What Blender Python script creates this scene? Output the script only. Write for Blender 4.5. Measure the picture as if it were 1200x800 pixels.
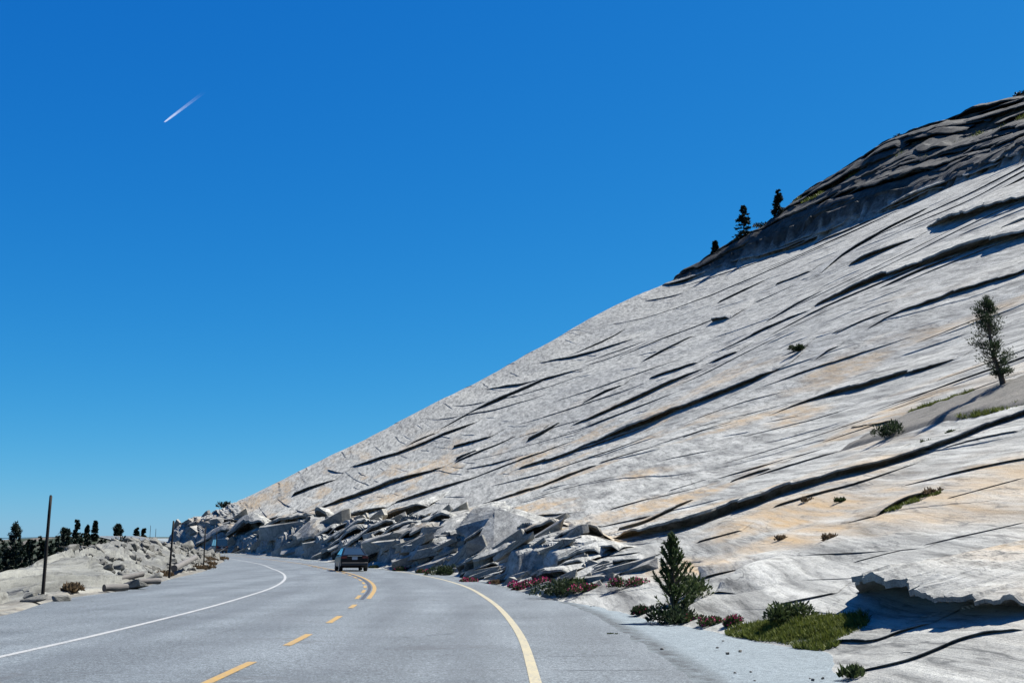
import bpy, bmesh, math, random
import numpy as np
from mathutils import Vector, Matrix

for o in list(bpy.data.objects):
    bpy.data.objects.remove(o, do_unlink=True)
SC = bpy.context.scene
COL = SC.collection
rad = math.radians

# ------------------------------------------------------------------ camera
cam_data = bpy.data.cameras.new('camera')
cam_data.sensor_width = 36.0
cam_data.lens = 39.99
cam_data.clip_start = 0.1
cam_data.clip_end = 30000.0
cam = bpy.data.objects.new('camera', cam_data)
COL.objects.link(cam)
cam.location = (0.0, 0.0, 1.4)
cam.rotation_euler = (rad(90 + 10.25), 0.0, 0.0)
SC.camera = cam

# ------------------------------------------------------------------ daylight
SUN_EL = rad(56.0)
SUN_AZ = rad(66.0)                     # to the right of straight ahead (+y)
world = bpy.data.worlds.new('World')
SC.world = world
world.use_nodes = True
wn = world.node_tree
wn.nodes.clear()
sky = wn.nodes.new('ShaderNodeTexSky')
sky.sky_type = 'NISHITA'
sky.sun_disc = False
sky.sun_elevation = SUN_EL
sky.sun_rotation = SUN_AZ
sky.altitude = 2600.0
sky.air_density = 1.0
sky.dust_density = 2.0
sky.ozone_density = 1.5
bgn = wn.nodes.new('ShaderNodeBackground')
bgn.inputs['Strength'].default_value = 0.057
wout = wn.nodes.new('ShaderNodeOutputWorld')
# one even colour grade over the whole sky (cool film-like response, deep azure)
sep = wn.nodes.new('ShaderNodeSeparateColor')
comb = wn.nodes.new('ShaderNodeCombineColor')
wn.links.new(sky.outputs[0], sep.inputs[0])
for i_, (g_, k_) in enumerate(((2.1, 0.041), (0.92, 0.60), (0.42, 2.2))):
    pw = wn.nodes.new('ShaderNodeMath'); pw.operation = 'POWER'; pw.inputs[1].default_value = g_
    ml = wn.nodes.new('ShaderNodeMath'); ml.operation = 'MULTIPLY'; ml.inputs[1].default_value = k_
    wn.links.new(sep.outputs[i_], pw.inputs[0]); wn.links.new(pw.outputs[0], ml.inputs[0]); wn.links.new(ml.outputs[0], comb.inputs[i_])
wn.links.new(comb.outputs[0], bgn.inputs['Color'])
wn.links.new(bgn.outputs[0], wout.inputs['Surface'])

sun_data = bpy.data.lights.new('sun', 'SUN')
sun_data.energy = 5.0
sun_data.angle = rad(0.53)
sun_data.color = (1.0, 0.955, 0.89)
sun = bpy.data.objects.new('sun', sun_data)
COL.objects.link(sun)
_sd = Vector((math.sin(SUN_AZ) * math.cos(SUN_EL), math.cos(SUN_AZ) * math.cos(SUN_EL), math.sin(SUN_EL)))
sun.rotation_euler = _sd.to_track_quat('Z', 'Y').to_euler()
sun.location = (60, 40, 120)

SC.view_settings.view_transform = 'Standard'
SC.view_settings.look = 'None'
SC.view_settings.exposure = 1.42
SC.view_settings.gamma = 1.0
SC.view_settings.use_curve_mapping = False

# ------------------------------------------------------------------ terrain functions (world metres, x right, y ahead, z up)
def smooth(a, b, x):
    t = np.clip((x - a) / (b - a), 0.0, 1.0)
    return t * t * (3 - 2 * t)

def pchip(xs, ys):
    xs = np.array(xs, float); ys = np.array(ys, float)
    h = np.diff(xs); d = np.diff(ys) / h
    m = np.zeros_like(ys)
    m[1:-1] = (d[:-1] * h[1:] + d[1:] * h[:-1]) / (h[1:] + h[:-1])
    m[0] = d[0]; m[-1] = d[-1]
    def f(x):
        x = np.asarray(x, float)
        i = np.clip(np.searchsorted(xs, x) - 1, 0, len(h) - 1)
        t = (x - xs[i]) / h[i]
        lo = t < 0; hi = t > 1
        tc = np.clip(t, 0, 1)
        r = ((2*tc**3 - 3*tc**2 + 1) * ys[i] + (tc**3 - 2*tc**2 + tc) * h[i] * m[i]
             + (-2*tc**3 + 3*tc**2) * ys[i+1] + (tc**3 - tc**2) * h[i] * m[i+1])
        r = np.where(lo, ys[0] + (x - xs[0]) * m[0], r)
        return np.where(hi, ys[-1] + (x - xs[-1]) * m[-1], r)
    return f

road_x = pchip([-40, 0, 12.4, 18.4, 23, 28, 34, 39.6, 49.7, 58.7, 70.5, 77.5, 96, 124, 142, 165, 190, 215, 240, 270, 300, 340],
               [-3.2, -3.2, -3.2, -3.3, -3.5, -3.8, -4.3, -4.85, -6.3, -8.0, -10.7, -12.5, -17.2, -25.7, -31.7, -40.4, -50.6, -63.8, -81.5, -104, -131, -172])
def road_z(y):
    y = np.asarray(y, float)
    a = 5e-5 * np.maximum(0, y - 90) ** 2
    b = 1.15e-3 * np.maximum(0, np.minimum(y, 228) - 192) ** 2 + 0.083 * np.clip(y - 228, 0, 14)
    a2 = np.where(y > 240, 5e-5 * 150 ** 2, a)
    return a2 + b
pave_left_off = pchip([-40, 10, 24.7, 30.9, 38.8, 52.4, 71.7, 96, 128, 150, 180, 240, 340],
                      [6.2, 6.6, 7.1, 8.15, 8.1, 8.6, 7.9, 7.2, 4.9, 4.7, 4.6, 4.5, 4.5])
def pave_left_x(y): return road_x(y) - pave_left_off(y)
pave_right_off = pchip([-40, 12.4, 20.8, 27, 31.4, 37.4, 53.9, 72, 100, 150, 340],
                       [5.2, 5.15, 5.2, 5.3, 5.2, 4.9, 4.55, 4.3, 4.4, 4.4, 4.4])

# rock-slope coordinates: p = distance up across the slope, q = distance along its strike
KS = 0.2925; KN = math.hypot(1, KS)
def to_pq(x, y): return (x + KS * y) / KN, (y - KS * x) / KN
def to_xy(p, q): return (p - KS * q) / KN, (KS * p + q) / KN
_fx = [12.0, 6.0, 3.4, 3.75, 4.25, 3.8, 3.3, 2.75, 1.95, 1.0, 0.1, -2.6, -8.0, -18.3, -26.4, -35.6, -46.2, -59.4, -69.0]
_fy = [-60, -5, 10.5, 13.9, 16.0, 18.2, 21, 23.2, 29.0, 32.5, 39.6, 57.0, 74.5, 117, 142, 165, 190, 214, 229]
_fp, _fq = to_pq(np.array(_fx, float), np.array(_fy, float))
foot_p = pchip(list(_fq) + [243, 252, 264, 290], list(_fp) + [-1.5, 2.0, 6.0, 16.0])
end_q = pchip([-20, 0, 2, 5, 10, 16, 25, 35, 44, 54, 66, 77, 88, 98, 106, 112, 130],
              [233, 234.5, 236, 240, 244, 247, 252, 254.5, 255, 254, 252, 248, 243, 236.5, 231, 227, 212])
crest_p = pchip([-60, 0, 60, 110, 149, 166, 189, 200, 209, 216, 223, 231, 260],
                [110, 118, 127, 130, 129, 126, 123, 120, 117, 113, 109, 103, 90])
CREST_K = 0.016; END_K = 0.055
# dark layered cap on top of the slab: lower edge of the cap as a curve p(q)
cap_edge = pchip([-60, 0, 60, 99, 113, 125, 139, 155, 166, 190, 200, 214, 220, 227, 240, 260],
                 [78, 82, 87, 93, 100, 105, 109, 111, 112, 113.5, 113.3, 111.5, 109.5, 105.5, 104, 112])
cap_height = pchip([-60, 60, 147, 165, 174, 186, 198, 208, 217, 225, 229, 231.5, 238],
                   [4, 4.6, 5.0, 8.2, 9.3, 10.2, 9.8, 8.6, 5.6, 3.4, 1.6, 0.8, 0.0])

def slab_profile(s, p, q):
    s0, s1, sb = 0.33, 0.64, 34.0
    t = np.maximum(s, 0)
    ha = np.where(t < sb, s0 * t + (s1 - s0) * t**2 / (2 * sb), (s0 + s1) / 2 * sb + s1 * (t - sb))
    hb = 0.9 * smooth(0, 3.0, t) + 0.505 * t + 0.0004 * t * t
    w = smooth(110, 238, q)
    return ha * (1 - w) + hb * w

def dome_base(x, y):
    """smooth granite slope: foot curve -> concave apron -> even slab -> rounded crest and nose"""
    p, q = to_pq(x, y)
    qc = np.clip(q, -60, 290)
    pf = foot_p(qc)
    s = p - pf
    h = slab_profile(s, p, qc)
    e1 = np.maximum(p - crest_p(qc), 0); e2 = np.maximum(q - end_q(np.clip(p, -20, 130)), 0)
    h = h - CREST_K * np.minimum(e1, 45)**2 - np.maximum(e1 - 45, 0) * CREST_K * 90
    h = h - END_K * np.minimum(e2, 18)**2 - np.maximum(e2 - 18, 0) * END_K * 36
    zf = road_z(np.clip((KS * pf + qc) / KN, -60, 300))
    z = zf - 0.05 + np.where(s > 0, h, 0) + np.maximum(np.minimum(s, 0) * 0.8, -1.2)
    return z, p, q, s
LEDGES = [  # sheet edges on the slope: (q, p, step height) per node
 [(107.31,65.07,0.17),(102.82,66.1,0.42),(97.0,65.97,0.64),(90.94,64.71,0.75),(84.12,63.09,0.91),(75.89,60.13,0.83),(70.9,59.26,0.78),(66.83,58.59,0.75),(63.2,58.36,0.71)],
 [(122.43,61.45,0.1),(118.54,63.54,0.28),(118.0,66.0,0.28),(105.76,64.12,0.09)],
 [(121.52,67.63,0.1),(118.9,70.04,0.29),(114.09,71.32,0.09)],
 [(72.09,48.12,0.06),(70.25,49.76,0.29),(65.91,49.83,0.39),(64.39,50.8,0.43),(60.71,50.51,0.41),(57.96,50.59,0.4),(54.71,50.3,0.38)],
 [(78.17,49.59,0.1),(73.75,50.88,0.12)],
 [(65.0,36.09,0.05),(62.79,37.6,0.2),(59.65,38.0,0.34),(55.88,37.61,0.41),(52.96,37.61,0.39),(49.64,36.8,0.29),(46.51,36.42,0.04)],
 [(130.11,38.06,0.1),(128.01,38.9,0.38),(119.52,41.37,0.54),(112.9,43.4,0.6),(105.19,44.56,0.65),(101.41,45.68,0.71),(92.85,45.1,0.65),(85.6,44.43,0.54),(80.31,44.73,0.45),(79.95,46.41,0.06)],
 [(136.17,58.53,0.31),(131.55,59.74,0.71),(124.08,59.74,0.29)],
 [(118.64,58.09,0.19),(114.69,58.07,0.54),(109.99,57.65,0.17)],
 [(85.53,48.51,0.07),(83.57,48.62,0.27),(82.0,48.83,0.07)],
 [(123.97,81.04,0.2),(118.11,81.27,0.87),(106.79,78.59,0.18)],
 [(111.53,83.23,0.19),(98.33,76.55,0.99),(91.32,74.15,1.0),(79.37,69.88,0.82),(73.56,68.24,0.77)],
 [(75.45,61.06,0.13),(73.56,62.05,0.75),(71.52,62.82,0.8),(67.87,62.82,0.77)],
 [(176.34,108.63,0.28),(161.67,105.53,0.66),(157.04,109.48,0.26)],
 [(134.19,83.23,0.11),(141.02,90.57,0.46),(133.81,92.23,0.44),(128.6,97.45,0.21)],
 [(151.57,86.37,0.24),(141.07,86.26,0.23)],
 [(173.87,87.58,0.27),(170.83,89.96,0.4),(166.1,92.77,0.13)],
 [(155.35,77.58,0.61),(147.5,76.56,0.46)],
 [(74.44,45.38,0.06),(74.1,46.28,0.24),(73.12,46.78,0.06)],
 [(212.35,47.65,0.15),(214.34,54.7,0.32),(212.32,55.89,0.78),(210.63,59.88,0.78),(207.44,65.14,0.62),(201.79,72.58,0.15)],
 [(216.91,74.7,0.65),(211.31,78.77,0.64),(212.59,86.54,0.16)],
 [(167.25,39.95,0.24),(163.3,43.8,0.24),(159.85,47.41,0.12)],
 [(185.49,43.85,0.95),(182.13,45.21,0.94),(173.58,47.67,0.26)],
 [(151.38,54.38,0.23),(150.28,57.87,0.57),(145.73,58.78,0.22)],
 [(148.37,45.46,0.55),(144.36,46.74,0.54),(147.03,49.81,0.22)],
 [(139.73,48.75,0.21),(134.32,50.98,0.41),(126.16,53.52,0.39),(121.82,56.61,0.38),(115.32,56.76,0.09)],
 [(156.68,66.16,0.24),(155.03,67.97,0.36),(153.43,73.17,0.24)],
 [(145.67,36.89,0.21),(139.2,40.6,0.41),(127.12,44.33,0.1)],
 [(75.41,34.92,0.12),(70.44,36.48,0.06)],
 [(198.23,19.7,0.14),(193.34,23.82,0.55),(185.97,29.07,0.67),(179.0,33.22,0.65),(177.45,36.18,0.51),(168.87,39.15,0.12)],
 [(220.33,31.35,0.16),(211.76,35.36,0.61),(208.88,38.68,0.45),(203.73,43.36,0.44),(198.88,47.93,0.44),(198.75,51.69,0.15)],
 [(212.41,40.77,0.31),(213.38,43.41,0.62),(210.37,46.72,0.15)],
 [(220.76,21.01,0.78),(220.03,23.15,0.62),(216.49,28.92,0.15)],
 [(168.37,17.2,0.47),(169.68,19.51,1.08),(164.5,22.15,0.94),(161.77,26.43,0.93),(157.37,28.19,0.34)],
 [(158.32,29.08,0.23),(152.31,32.51,0.55),(144.2,37.55,0.21)],
 [(141.02,21.84,1.01),(145.44,24.45,1.67),(143.16,27.3,1.45),(138.15,29.82,0.6)],
 [(211.02,13.77,0.29),(207.45,16.31,0.73),(202.42,18.8,0.28)],
 [(101.06,20.0,0.59),(111.06,23.75,0.97),(115.25,27.04,0.34)],
 [(168.93,40.35,0.49),(166.28,43.27,0.37)],
 [(223.63,6.96,0.77),(220.8,9.3,0.92),(217.2,13.67,0.3)],
 [(42.37,16.15,0.1),(41.81,17.11,0.32),(38.26,16.54,0.32),(35.51,16.66,0.36),(35.1,17.23,0.36),(34.88,17.98,0.3),(33.53,18.12,0.29),(33.01,18.95,0.26),(31.7,19.29,0.2),(31.46,19.7,0.2),(29.92,19.97,0.2),(29.19,20.54,0.22),(28.68,21.25,0.24),(27.92,21.75,0.23),(27.68,22.65,0.23),(26.84,23.02,0.23),(25.9,23.39,0.22)],
 [(31.09,17.31,0.07),(29.79,18.11,0.1),(28.63,19.1,0.07),(27.82,20.17,0.02)],
 [(28.03,21.12,0.05),(26.91,21.59,0.07),(25.14,21.36,0.04)],
 [(33.08,12.93,0.15),(31.88,13.03,0.17),(31.3,13.2,0.07)],
 [(24.45,11.65,0.42),(25.02,12.38,0.35),(25.22,13.51,0.04)],
 [(21.76,10.67,0.17),(21.77,11.11,0.22),(22.44,12.07,0.21),(22.59,12.78,0.05),(22.16,12.78,0.04),(22.2,13.83,0.04),(22.64,14.9,0.02)],
 [(47.88,18.86,0.11),(45.55,19.0,0.14),(46.01,20.4,0.18),(46.57,22.02,0.07)],
 [(59.11,22.86,0.09),(57.5,23.71,0.09),(56.16,24.19,0.04)],
 [(55.68,24.86,0.09),(52.79,25.84,0.04)],
 [(46.63,23.87,0.07),(45.37,24.23,0.14),(43.75,24.44,0.07)],
 [(30.71,14.56,0.05),(29.61,15.48,0.05)],
 [(16.85,10.8,0.1),(15.94,10.51,0.36),(15.03,10.26,0.44),(14.43,10.18,0.5),(13.5,9.83,0.54),(12.01,9.14,0.48),(11.29,8.99,0.42),(10.56,8.85,0.38),(10.1,8.89,0.36)],
 [(14.75,8.98,0.04),(14.37,9.16,0.06),(13.26,8.82,0.05),(13.18,9.12,0.05),(12.68,9.23,0.03)],
 [(11.55,7.37,0.03),(11.07,7.51,0.04),(10.82,7.72,0.04),(10.85,8.34,0.04),(10.02,8.39,0.03)],
 [(18.44,10.19,0.04),(17.8,10.53,0.04),(17.41,10.84,0.03)],
 [(22.81,15.29,0.06),(22.97,16.1,0.13),(22.39,16.66,0.06)],
 [(44.06,28.62,0.11),(39.07,27.14,0.1)],
 [(21.13,15.96,0.03),(19.89,16.94,0.03)],
 [(18.25,13.17,0.02),(16.59,14.06,0.02)],
 [(19.29,12.39,0.02),(17.65,13.84,0.01)],
 [(112.94,29.42,0.25),(104.53,30.58,0.39),(96.7,31.44,0.14)],
 [(98.86,30.52,0.15),(95.61,31.88,0.29),(88.27,33.14,0.07)],
 [(70.09,15.28,0.71),(74.01,17.56,0.65),(78.34,20.42,0.35),(76.53,21.77,0.11)],
 [(63.66,15.85,1.03),(65.21,17.77,1.16),(64.04,18.73,0.86),(64.39,20.13,0.19)],
 [(85.43,14.43,0.49),(93.68,17.56,0.68),(93.17,19.93,0.2)],
 [(184.69,12.32,0.64),(181.34,15.91,0.89),(176.71,18.27,0.37)],
 [(138.22,17.18,0.49),(139.74,19.39,0.7),(135.27,21.26,0.39)],
 [(30.12,11.01,0.11),(30.48,11.91,0.14),(29.8,12.66,0.05)],
 [(50.04,13.06,0.15),(46.59,13.63,0.21),(44.32,14.39,0.07)],
]
# ------------------------------------------------------------------ array noise
def _hash(ix, iy, seed):
    h = (ix.astype(np.int64) * 374761393 + iy.astype(np.int64) * 668265263 + seed * 1442695041) & 0xffffffff
    h = ((h ^ (h >> 13)) * 1274126177) & 0xffffffff
    h = h ^ (h >> 16)
    return h.astype(np.float64) / 4294967295.0

def vnoise(x, y, seed=0):
    ix = np.floor(x); iy = np.floor(y)
    fx = x - ix; fy = y - iy
    fx = fx * fx * fx * (fx * (fx * 6 - 15) + 10); fy = fy * fy * fy * (fy * (fy * 6 - 15) + 10)
    a = _hash(ix, iy, seed); b = _hash(ix + 1, iy, seed); c = _hash(ix, iy + 1, seed); d = _hash(ix + 1, iy + 1, seed)
    return (a + (b - a) * fx) * (1 - fy) + (c + (d - c) * fx) * fy

def fbm(x, y, seed=0, octv=4, gain=0.5):
    r = np.zeros_like(x); amp = 1.0; tot = 0.0
    for k in range(octv):
        r = r + amp * (vnoise(x, y, seed + 17 * k) * 2 - 1)
        tot += amp; amp *= gain; x = x * 2.03 + 3.1; y = y * 2.03 + 7.7
    return r / tot

def cells(x, y, seed=0):
    """nearest jittered lattice point: distance, second distance, random id, offset to it"""
    ix = np.floor(x); iy = np.floor(y)
    d1 = np.full(x.shape, 9.0); d2 = np.full(x.shape, 9.0); rid = np.zeros(x.shape); ox = np.zeros(x.shape); oy = np.zeros(x.shape)
    for dx in (-1, 0, 1):
        for dy in (-1, 0, 1):
            cx = ix + dx; cy = iy + dy
            jx = cx + 0.1 + 0.8 * _hash(cx, cy, seed); jy = cy + 0.1 + 0.8 * _hash(cx, cy, seed + 5)
            ex = x - jx; ey = y - jy
            d = np.abs(ex) * 0.7 + np.abs(ey) * 0.7 + 0.5 * np.sqrt(ex * ex + ey * ey)
            near = d < d1
            d2 = np.where(near, d1, np.minimum(d2, d))
            rid = np.where(near, _hash(cx, cy, seed + 9), rid)
            ox = np.where(near, ex, ox); oy = np.where(near, ey, oy)
            d1 = np.where(near, d, d1)
    return d1, d2, rid, ox, oy

# ------------------------------------------------------------------ object helpers
def mesh_np(name, V, F):
    V = np.asarray(V, np.float32); F = np.asarray(F, np.int32)
    me = bpy.data.meshes.new(name)
    k = F.shape[1]
    me.vertices.add(len(V)); me.vertices.foreach_set('co', V.ravel())
    me.loops.add(F.size); me.loops.foreach_set('vertex_index', F.ravel())
    me.polygons.add(len(F))
    me.polygons.foreach_set('loop_start', np.arange(0, F.size, k, dtype=np.int32))
    me.update(calc_edges=True)
    me.validate()
    me.shade_flat()
    return me

def mesh_py(name, V, F):
    me = bpy.data.meshes.new(name)
    me.from_pydata([tuple(v) for v in V], [], [tuple(f) for f in F])
    me.update()
    return me

def link(name, me, mat=None, parent=None, smooth_shade=False):
    o = bpy.data.objects.new(name, me)
    COL.objects.link(o)
    if mat is not None and not me.materials: me.materials.append(mat)
    if smooth_shade:
        me.polygons.foreach_set('use_smooth', np.ones(len(me.polygons), bool))
    if parent is not None: o.parent = parent
    return o

def thing(name, label, cat, loc=(0, 0, 0), rz=0.0, group=None):
    o = bpy.data.objects.new(name, None)
    o.empty_display_size = 0.2
    COL.objects.link(o)
    o.location = loc; o.rotation_euler = (0, 0, rz)
    tag(o, label, cat, group)
    return o

def tag(o, label=None, cat=None, group=None, kind=None):
    if label: o['label'] = label
    if cat: o['category'] = cat
    if group: o['group'] = group
    if kind: o['kind'] = kind
    return o

def copy_tree(root):
    r = root.copy(); COL.objects.link(r)
    for ch in root.children:
        c = ch.copy(); COL.objects.link(c); c.parent = r; c.matrix_parent_inverse = ch.matrix_parent_inverse
        for g in ch.children:
            d = g.copy(); COL.objects.link(d); d.parent = c
    return r

class MB:
    """collects polygons for one mesh"""
    def __init__(self): self.v = []; self.f = []
    def add(self, V, F):
        b = len(self.v); self.v += [tuple(x) for x in V]; self.f += [tuple(i + b for i in f) for f in F]
    def box(self, c, s, M=None):
        x, y, z = [a / 2 for a in s]
        V = [Vector((sx * x, sy * y, sz * z)) for sz in (-1, 1) for sx, sy in ((-1, -1), (1, -1), (1, 1), (-1, 1))]
        if M is not None: V = [M @ v for v in V]
        V = [v + Vector(c) for v in V]
        self.add(V, [(3, 2, 1, 0), (4, 5, 6, 7), (0, 1, 5, 4), (1, 2, 6, 5), (2, 3, 7, 6), (3, 0, 4, 7)])
    def tube(self, pts, radii, n=8, caps=True, jit=0.0, rnd=None):
        pts = [Vector(p) for p in pts]; rings = []
        up = Vector((0.31, 0.17, 0.93))
        for i, p in enumerate(pts):
            d = (pts[min(i + 1, len(pts) - 1)] - pts[max(i - 1, 0)]).normalized()
            a = d.cross(up)
            if a.length < 0.2: a = d.cross(Vector((1, 0, 0)))
            a.normalize(); b = d.cross(a)
            ring = []
            for k in range(n):
                r = radii[i] * (1 + (rnd.uniform(-jit, jit) if rnd else 0))
                t = 2 * math.pi * k / n
                ring.append(p + a * (math.cos(t) * r) + b * (math.sin(t) * r))
            rings.append(ring)
        V = [v for r in rings for v in r]; F = []
        for i in range(len(pts) - 1):
            for k in range(n):
                F.append((i * n + k, i * n + (k + 1) % n, (i + 1) * n + (k + 1) % n, (i + 1) * n + k))
        if caps:
            F.append(tuple(reversed(range(n)))); F.append(tuple(range((len(pts) - 1) * n, len(pts) * n)))
        self.add(V, F)
    def build(self, name, mat, parent=None, smooth_shade=False):
        return link(name, mesh_py(name, self.v, self.f), mat, parent, smooth_shade)

# ------------------------------------------------------------------ materials
def new_mat(name):
    m = bpy.data.materials.new(name); m.use_nodes = True
    nt = m.node_tree; b = nt.nodes['Principled BSDF']
    return m, nt, b

def N(nt, kind, **kw):
    n = nt.nodes.new(kind)
    for k, v in kw.items():
        if k in n.inputs: n.inputs[k].default_value = v
        else: setattr(n, k, v)
    return n

def ramp(nt, src, stops):
    r = nt.nodes.new('ShaderNodeValToRGB')
    while len(r.color_ramp.elements) < len(stops): r.color_ramp.elements.new(0.5)
    for e, (p, c) in zip(r.color_ramp.elements, stops):
        e.position = p; e.color = (c[0], c[1], c[2], 1) if hasattr(c, '__len__') else (c, c, c, 1)
    nt.links.new(src, r.inputs[0])
    return r.outputs[0]

def mixc(nt, fac, a, b, mode='MIX'):
    m = nt.nodes.new('ShaderNodeMix'); m.data_type = 'RGBA'; m.blend_type = mode
    for sock, val in ((m.inputs[0], fac), (m.inputs[6], a), (m.inputs[7], b)):
        if isinstance(val, (int, float)): sock.default_value = val
        elif isinstance(val, tuple): sock.default_value = (*val, 1) if len(val) == 3 else val
        else: nt.links.new(val, sock)
    return m.outputs[2]

def math_n(nt, op, a, b=None):
    m = nt.nodes.new('ShaderNodeMath'); m.operation = op
    for i, val in enumerate((a, b)):
        if val is None: continue
        if isinstance(val, (int, float)): m.inputs[i].default_value = val
        else: nt.links.new(val, m.inputs[i])
    return m.outputs[0]

def noise_n(nt, vec, scale, detail=4, rough=0.55, dist=0.0):
    n = nt.nodes.new('ShaderNodeTexNoise')
    n.inputs['Scale'].default_value = scale; n.inputs['Detail'].default_value = detail
    n.inputs['Roughness'].default_value = rough; n.inputs['Distortion'].default_value = dist
    if vec is not None: nt.links.new(vec, n.inputs['Vector'])
    return n.outputs['Fac']

def coords(nt, scale=(1, 1, 1), rot=(0, 0, 0), use='Object'):
    t = nt.nodes.new('ShaderNodeTexCoord'); m = nt.nodes.new('ShaderNodeMapping')
    m.inputs['Scale'].default_value = scale; m.inputs['Rotation'].default_value = rot
    nt.links.new(t.outputs[use], m.inputs['Vector'])
    return m.outputs['Vector']

def bump(nt, bsdf, height, strength=0.5, dist=0.02):
    b = nt.nodes.new('ShaderNodeBump'); b.inputs['Strength'].default_value = strength; b.inputs['Distance'].default_value = dist
    nt.links.new(height, b.inputs['Height']); nt.links.new(b.outputs[0], bsdf.inputs['Normal'])

def attr(nt, name):
    a = nt.nodes.new('ShaderNodeAttribute'); a.attribute_name = name
    return a.outputs['Fac']

def simple(name, col, rough=0.7, var=0.25, scale=8.0, metal=0.0, spec=0.4, bmp=0.0):
    m, nt, b = new_mat(name)
    n = noise_n(nt, coords(nt), scale, 5)
    c = mixc(nt, n, tuple(v * (1 - var) for v in col), tuple(min(1, v * (1 + var)) for v in col))
    nt.links.new(c, b.inputs['Base Color'])
    b.inputs['Roughness'].default_value = rough; b.inputs['Metallic'].default_value = metal
    b.inputs['Specular IOR Level'].default_value = spec
    if bmp: bump(nt, b, n, 0.6, bmp)
    return m

STRIKE_ROT = -math.atan(KS)     # turns x,y into across-slope / along-strike
def granite(name, dark=False):
    m, nt, b = new_mat(name)
    vs = coords(nt, (1.0, 0.06, 1.0), (0, 0, STRIKE_ROT))     # long streaks along the sheets
    vi = coords(nt)
    st = noise_n(nt, vs, 1.6, 6, 0.6, 0.3)
    st2 = noise_n(nt, vs, 5.5, 5, 0.65, 0.2)
    big = noise_n(nt, vi, 0.12, 4, 0.6)
    fine = noise_n(nt, vi, 14.0, 6, 0.7)
    grit = noise_n(nt, vi, 70.0, 3, 0.7)
    base = ramp(nt, st, [(0.30, (0.10, 0.101, 0.095)), (0.42, (0.215, 0.219, 0.203)), (0.56, (0.315, 0.319, 0.294)), (0.76, (0.395, 0.398, 0.368))])
    s2 = ramp(nt, st2, [(0.34, 0.30), (0.46, 0.84), (0.62, 1.08), (0.75, 1.2)])
    if dark: base = mixc(nt, 1.0, base, (0.50, 0.51, 0.505), 'MULTIPLY')
    base = mixc(nt, 0.75, base, s2, 'MULTIPLY')
    base = mixc(nt, 1.0, base, ramp(nt, big, [(0.3, 0.90), (0.7, 1.08)]), 'MULTIPLY')
    base = mixc(nt, 1.0, base, ramp(nt, fine, [(0.32, 0.76), (0.48, 0.98), (0.7, 1.10)]), 'MULTIPLY')
    base = mixc(nt, 0.8, base, ramp(nt, grit, [(0.34, 0.55), (0.5, 0.98), (0.66, 1.25)]), 'MULTIPLY')
    stn = math_n(nt, 'MULTIPLY', attr(nt, 'stain'), ramp(nt, noise_n(nt, vs, 2.7, 5), [(0.3, 0.15), (0.7, 1.0)]))
    base = mixc(nt, math_n(nt, 'MULTIPLY', stn, 0.85), base, (0.30, 0.215, 0.115))
    fl = ramp(nt, noise_n(nt, coords(nt, (1.0, 0.28, 1.0), (0, 0, STRIKE_ROT)), 3.4, 6, 0.75, 0.2), [(0.55, 0.0), (0.66, 1.0)])
    base = mixc(nt, math_n(nt, 'MULTIPLY', fl, 0.5), base, (0.062, 0.064, 0.062))
    # hairline joints running with the sheets
    for sc_, wd_, st_ in ((0.55, 0.010, 0.75), (1.7, 0.014, 0.55)):
        hn = noise_n(nt, coords(nt, (1.0, 0.10, 1.0), (0, 0, STRIKE_ROT + 0.05 * sc_)), sc_, 4, 0.6, 0.3)
        ha = math_n(nt, 'ABSOLUTE', math_n(nt, 'SUBTRACT', hn, 0.5))
        hl = ramp(nt, ha, [(0.0, 1.0), (wd_, 0.0)])
        gate = ramp(nt, noise_n(nt, vi, 0.35 * sc_ + 0.1, 3), [(0.46, 0.0), (0.56, 1.0)])
        base = mixc(nt, math_n(nt, 'MULTIPLY', math_n(nt, 'MULTIPLY', hl, gate), st_), base, (0.03, 0.032, 0.032))
    # dark mineral and lichen streaks
    lk = ramp(nt, noise_n(nt, vs, 0.75, 6, 0.65, 0.5), [(0.56, 0.0), (0.70, 1.0)])
    base = mixc(nt, math_n(nt, 'MULTIPLY', lk, 0.45), base, (0.06, 0.062, 0.06))
    lich_shade = ramp(nt, noise_n(nt, vi, 0.45, 6, 0.7), [(0.36, 0.8), (0.62, 1.0)])
    base = mixc(nt, math_n(nt, 'MULTIPLY', math_n(nt, 'MULTIPLY', attr(nt, 'lichen_shade'), lich_shade), 0.97), base, (0.013, 0.0145, 0.0135))  # cap rock: lichen with the shade of its tiers painted in, near black
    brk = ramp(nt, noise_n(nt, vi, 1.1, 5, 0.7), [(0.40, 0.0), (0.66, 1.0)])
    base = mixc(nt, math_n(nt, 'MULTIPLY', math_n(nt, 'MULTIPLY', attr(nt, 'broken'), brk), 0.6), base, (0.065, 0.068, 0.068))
    nt.links.new(base, b.inputs['Base Color'])
    b.inputs['Roughness'].default_value = 0.82
    b.inputs['Specular IOR Level'].default_value = 0.25
    h = math_n(nt, 'ADD', math_n(nt, 'MULTIPLY', st2, 1.2), math_n(nt, 'ADD', fine, math_n(nt, 'MULTIPLY', grit, 0.25)))
    bump(nt, b, h, 0.75, 0.028)
    return m

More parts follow.
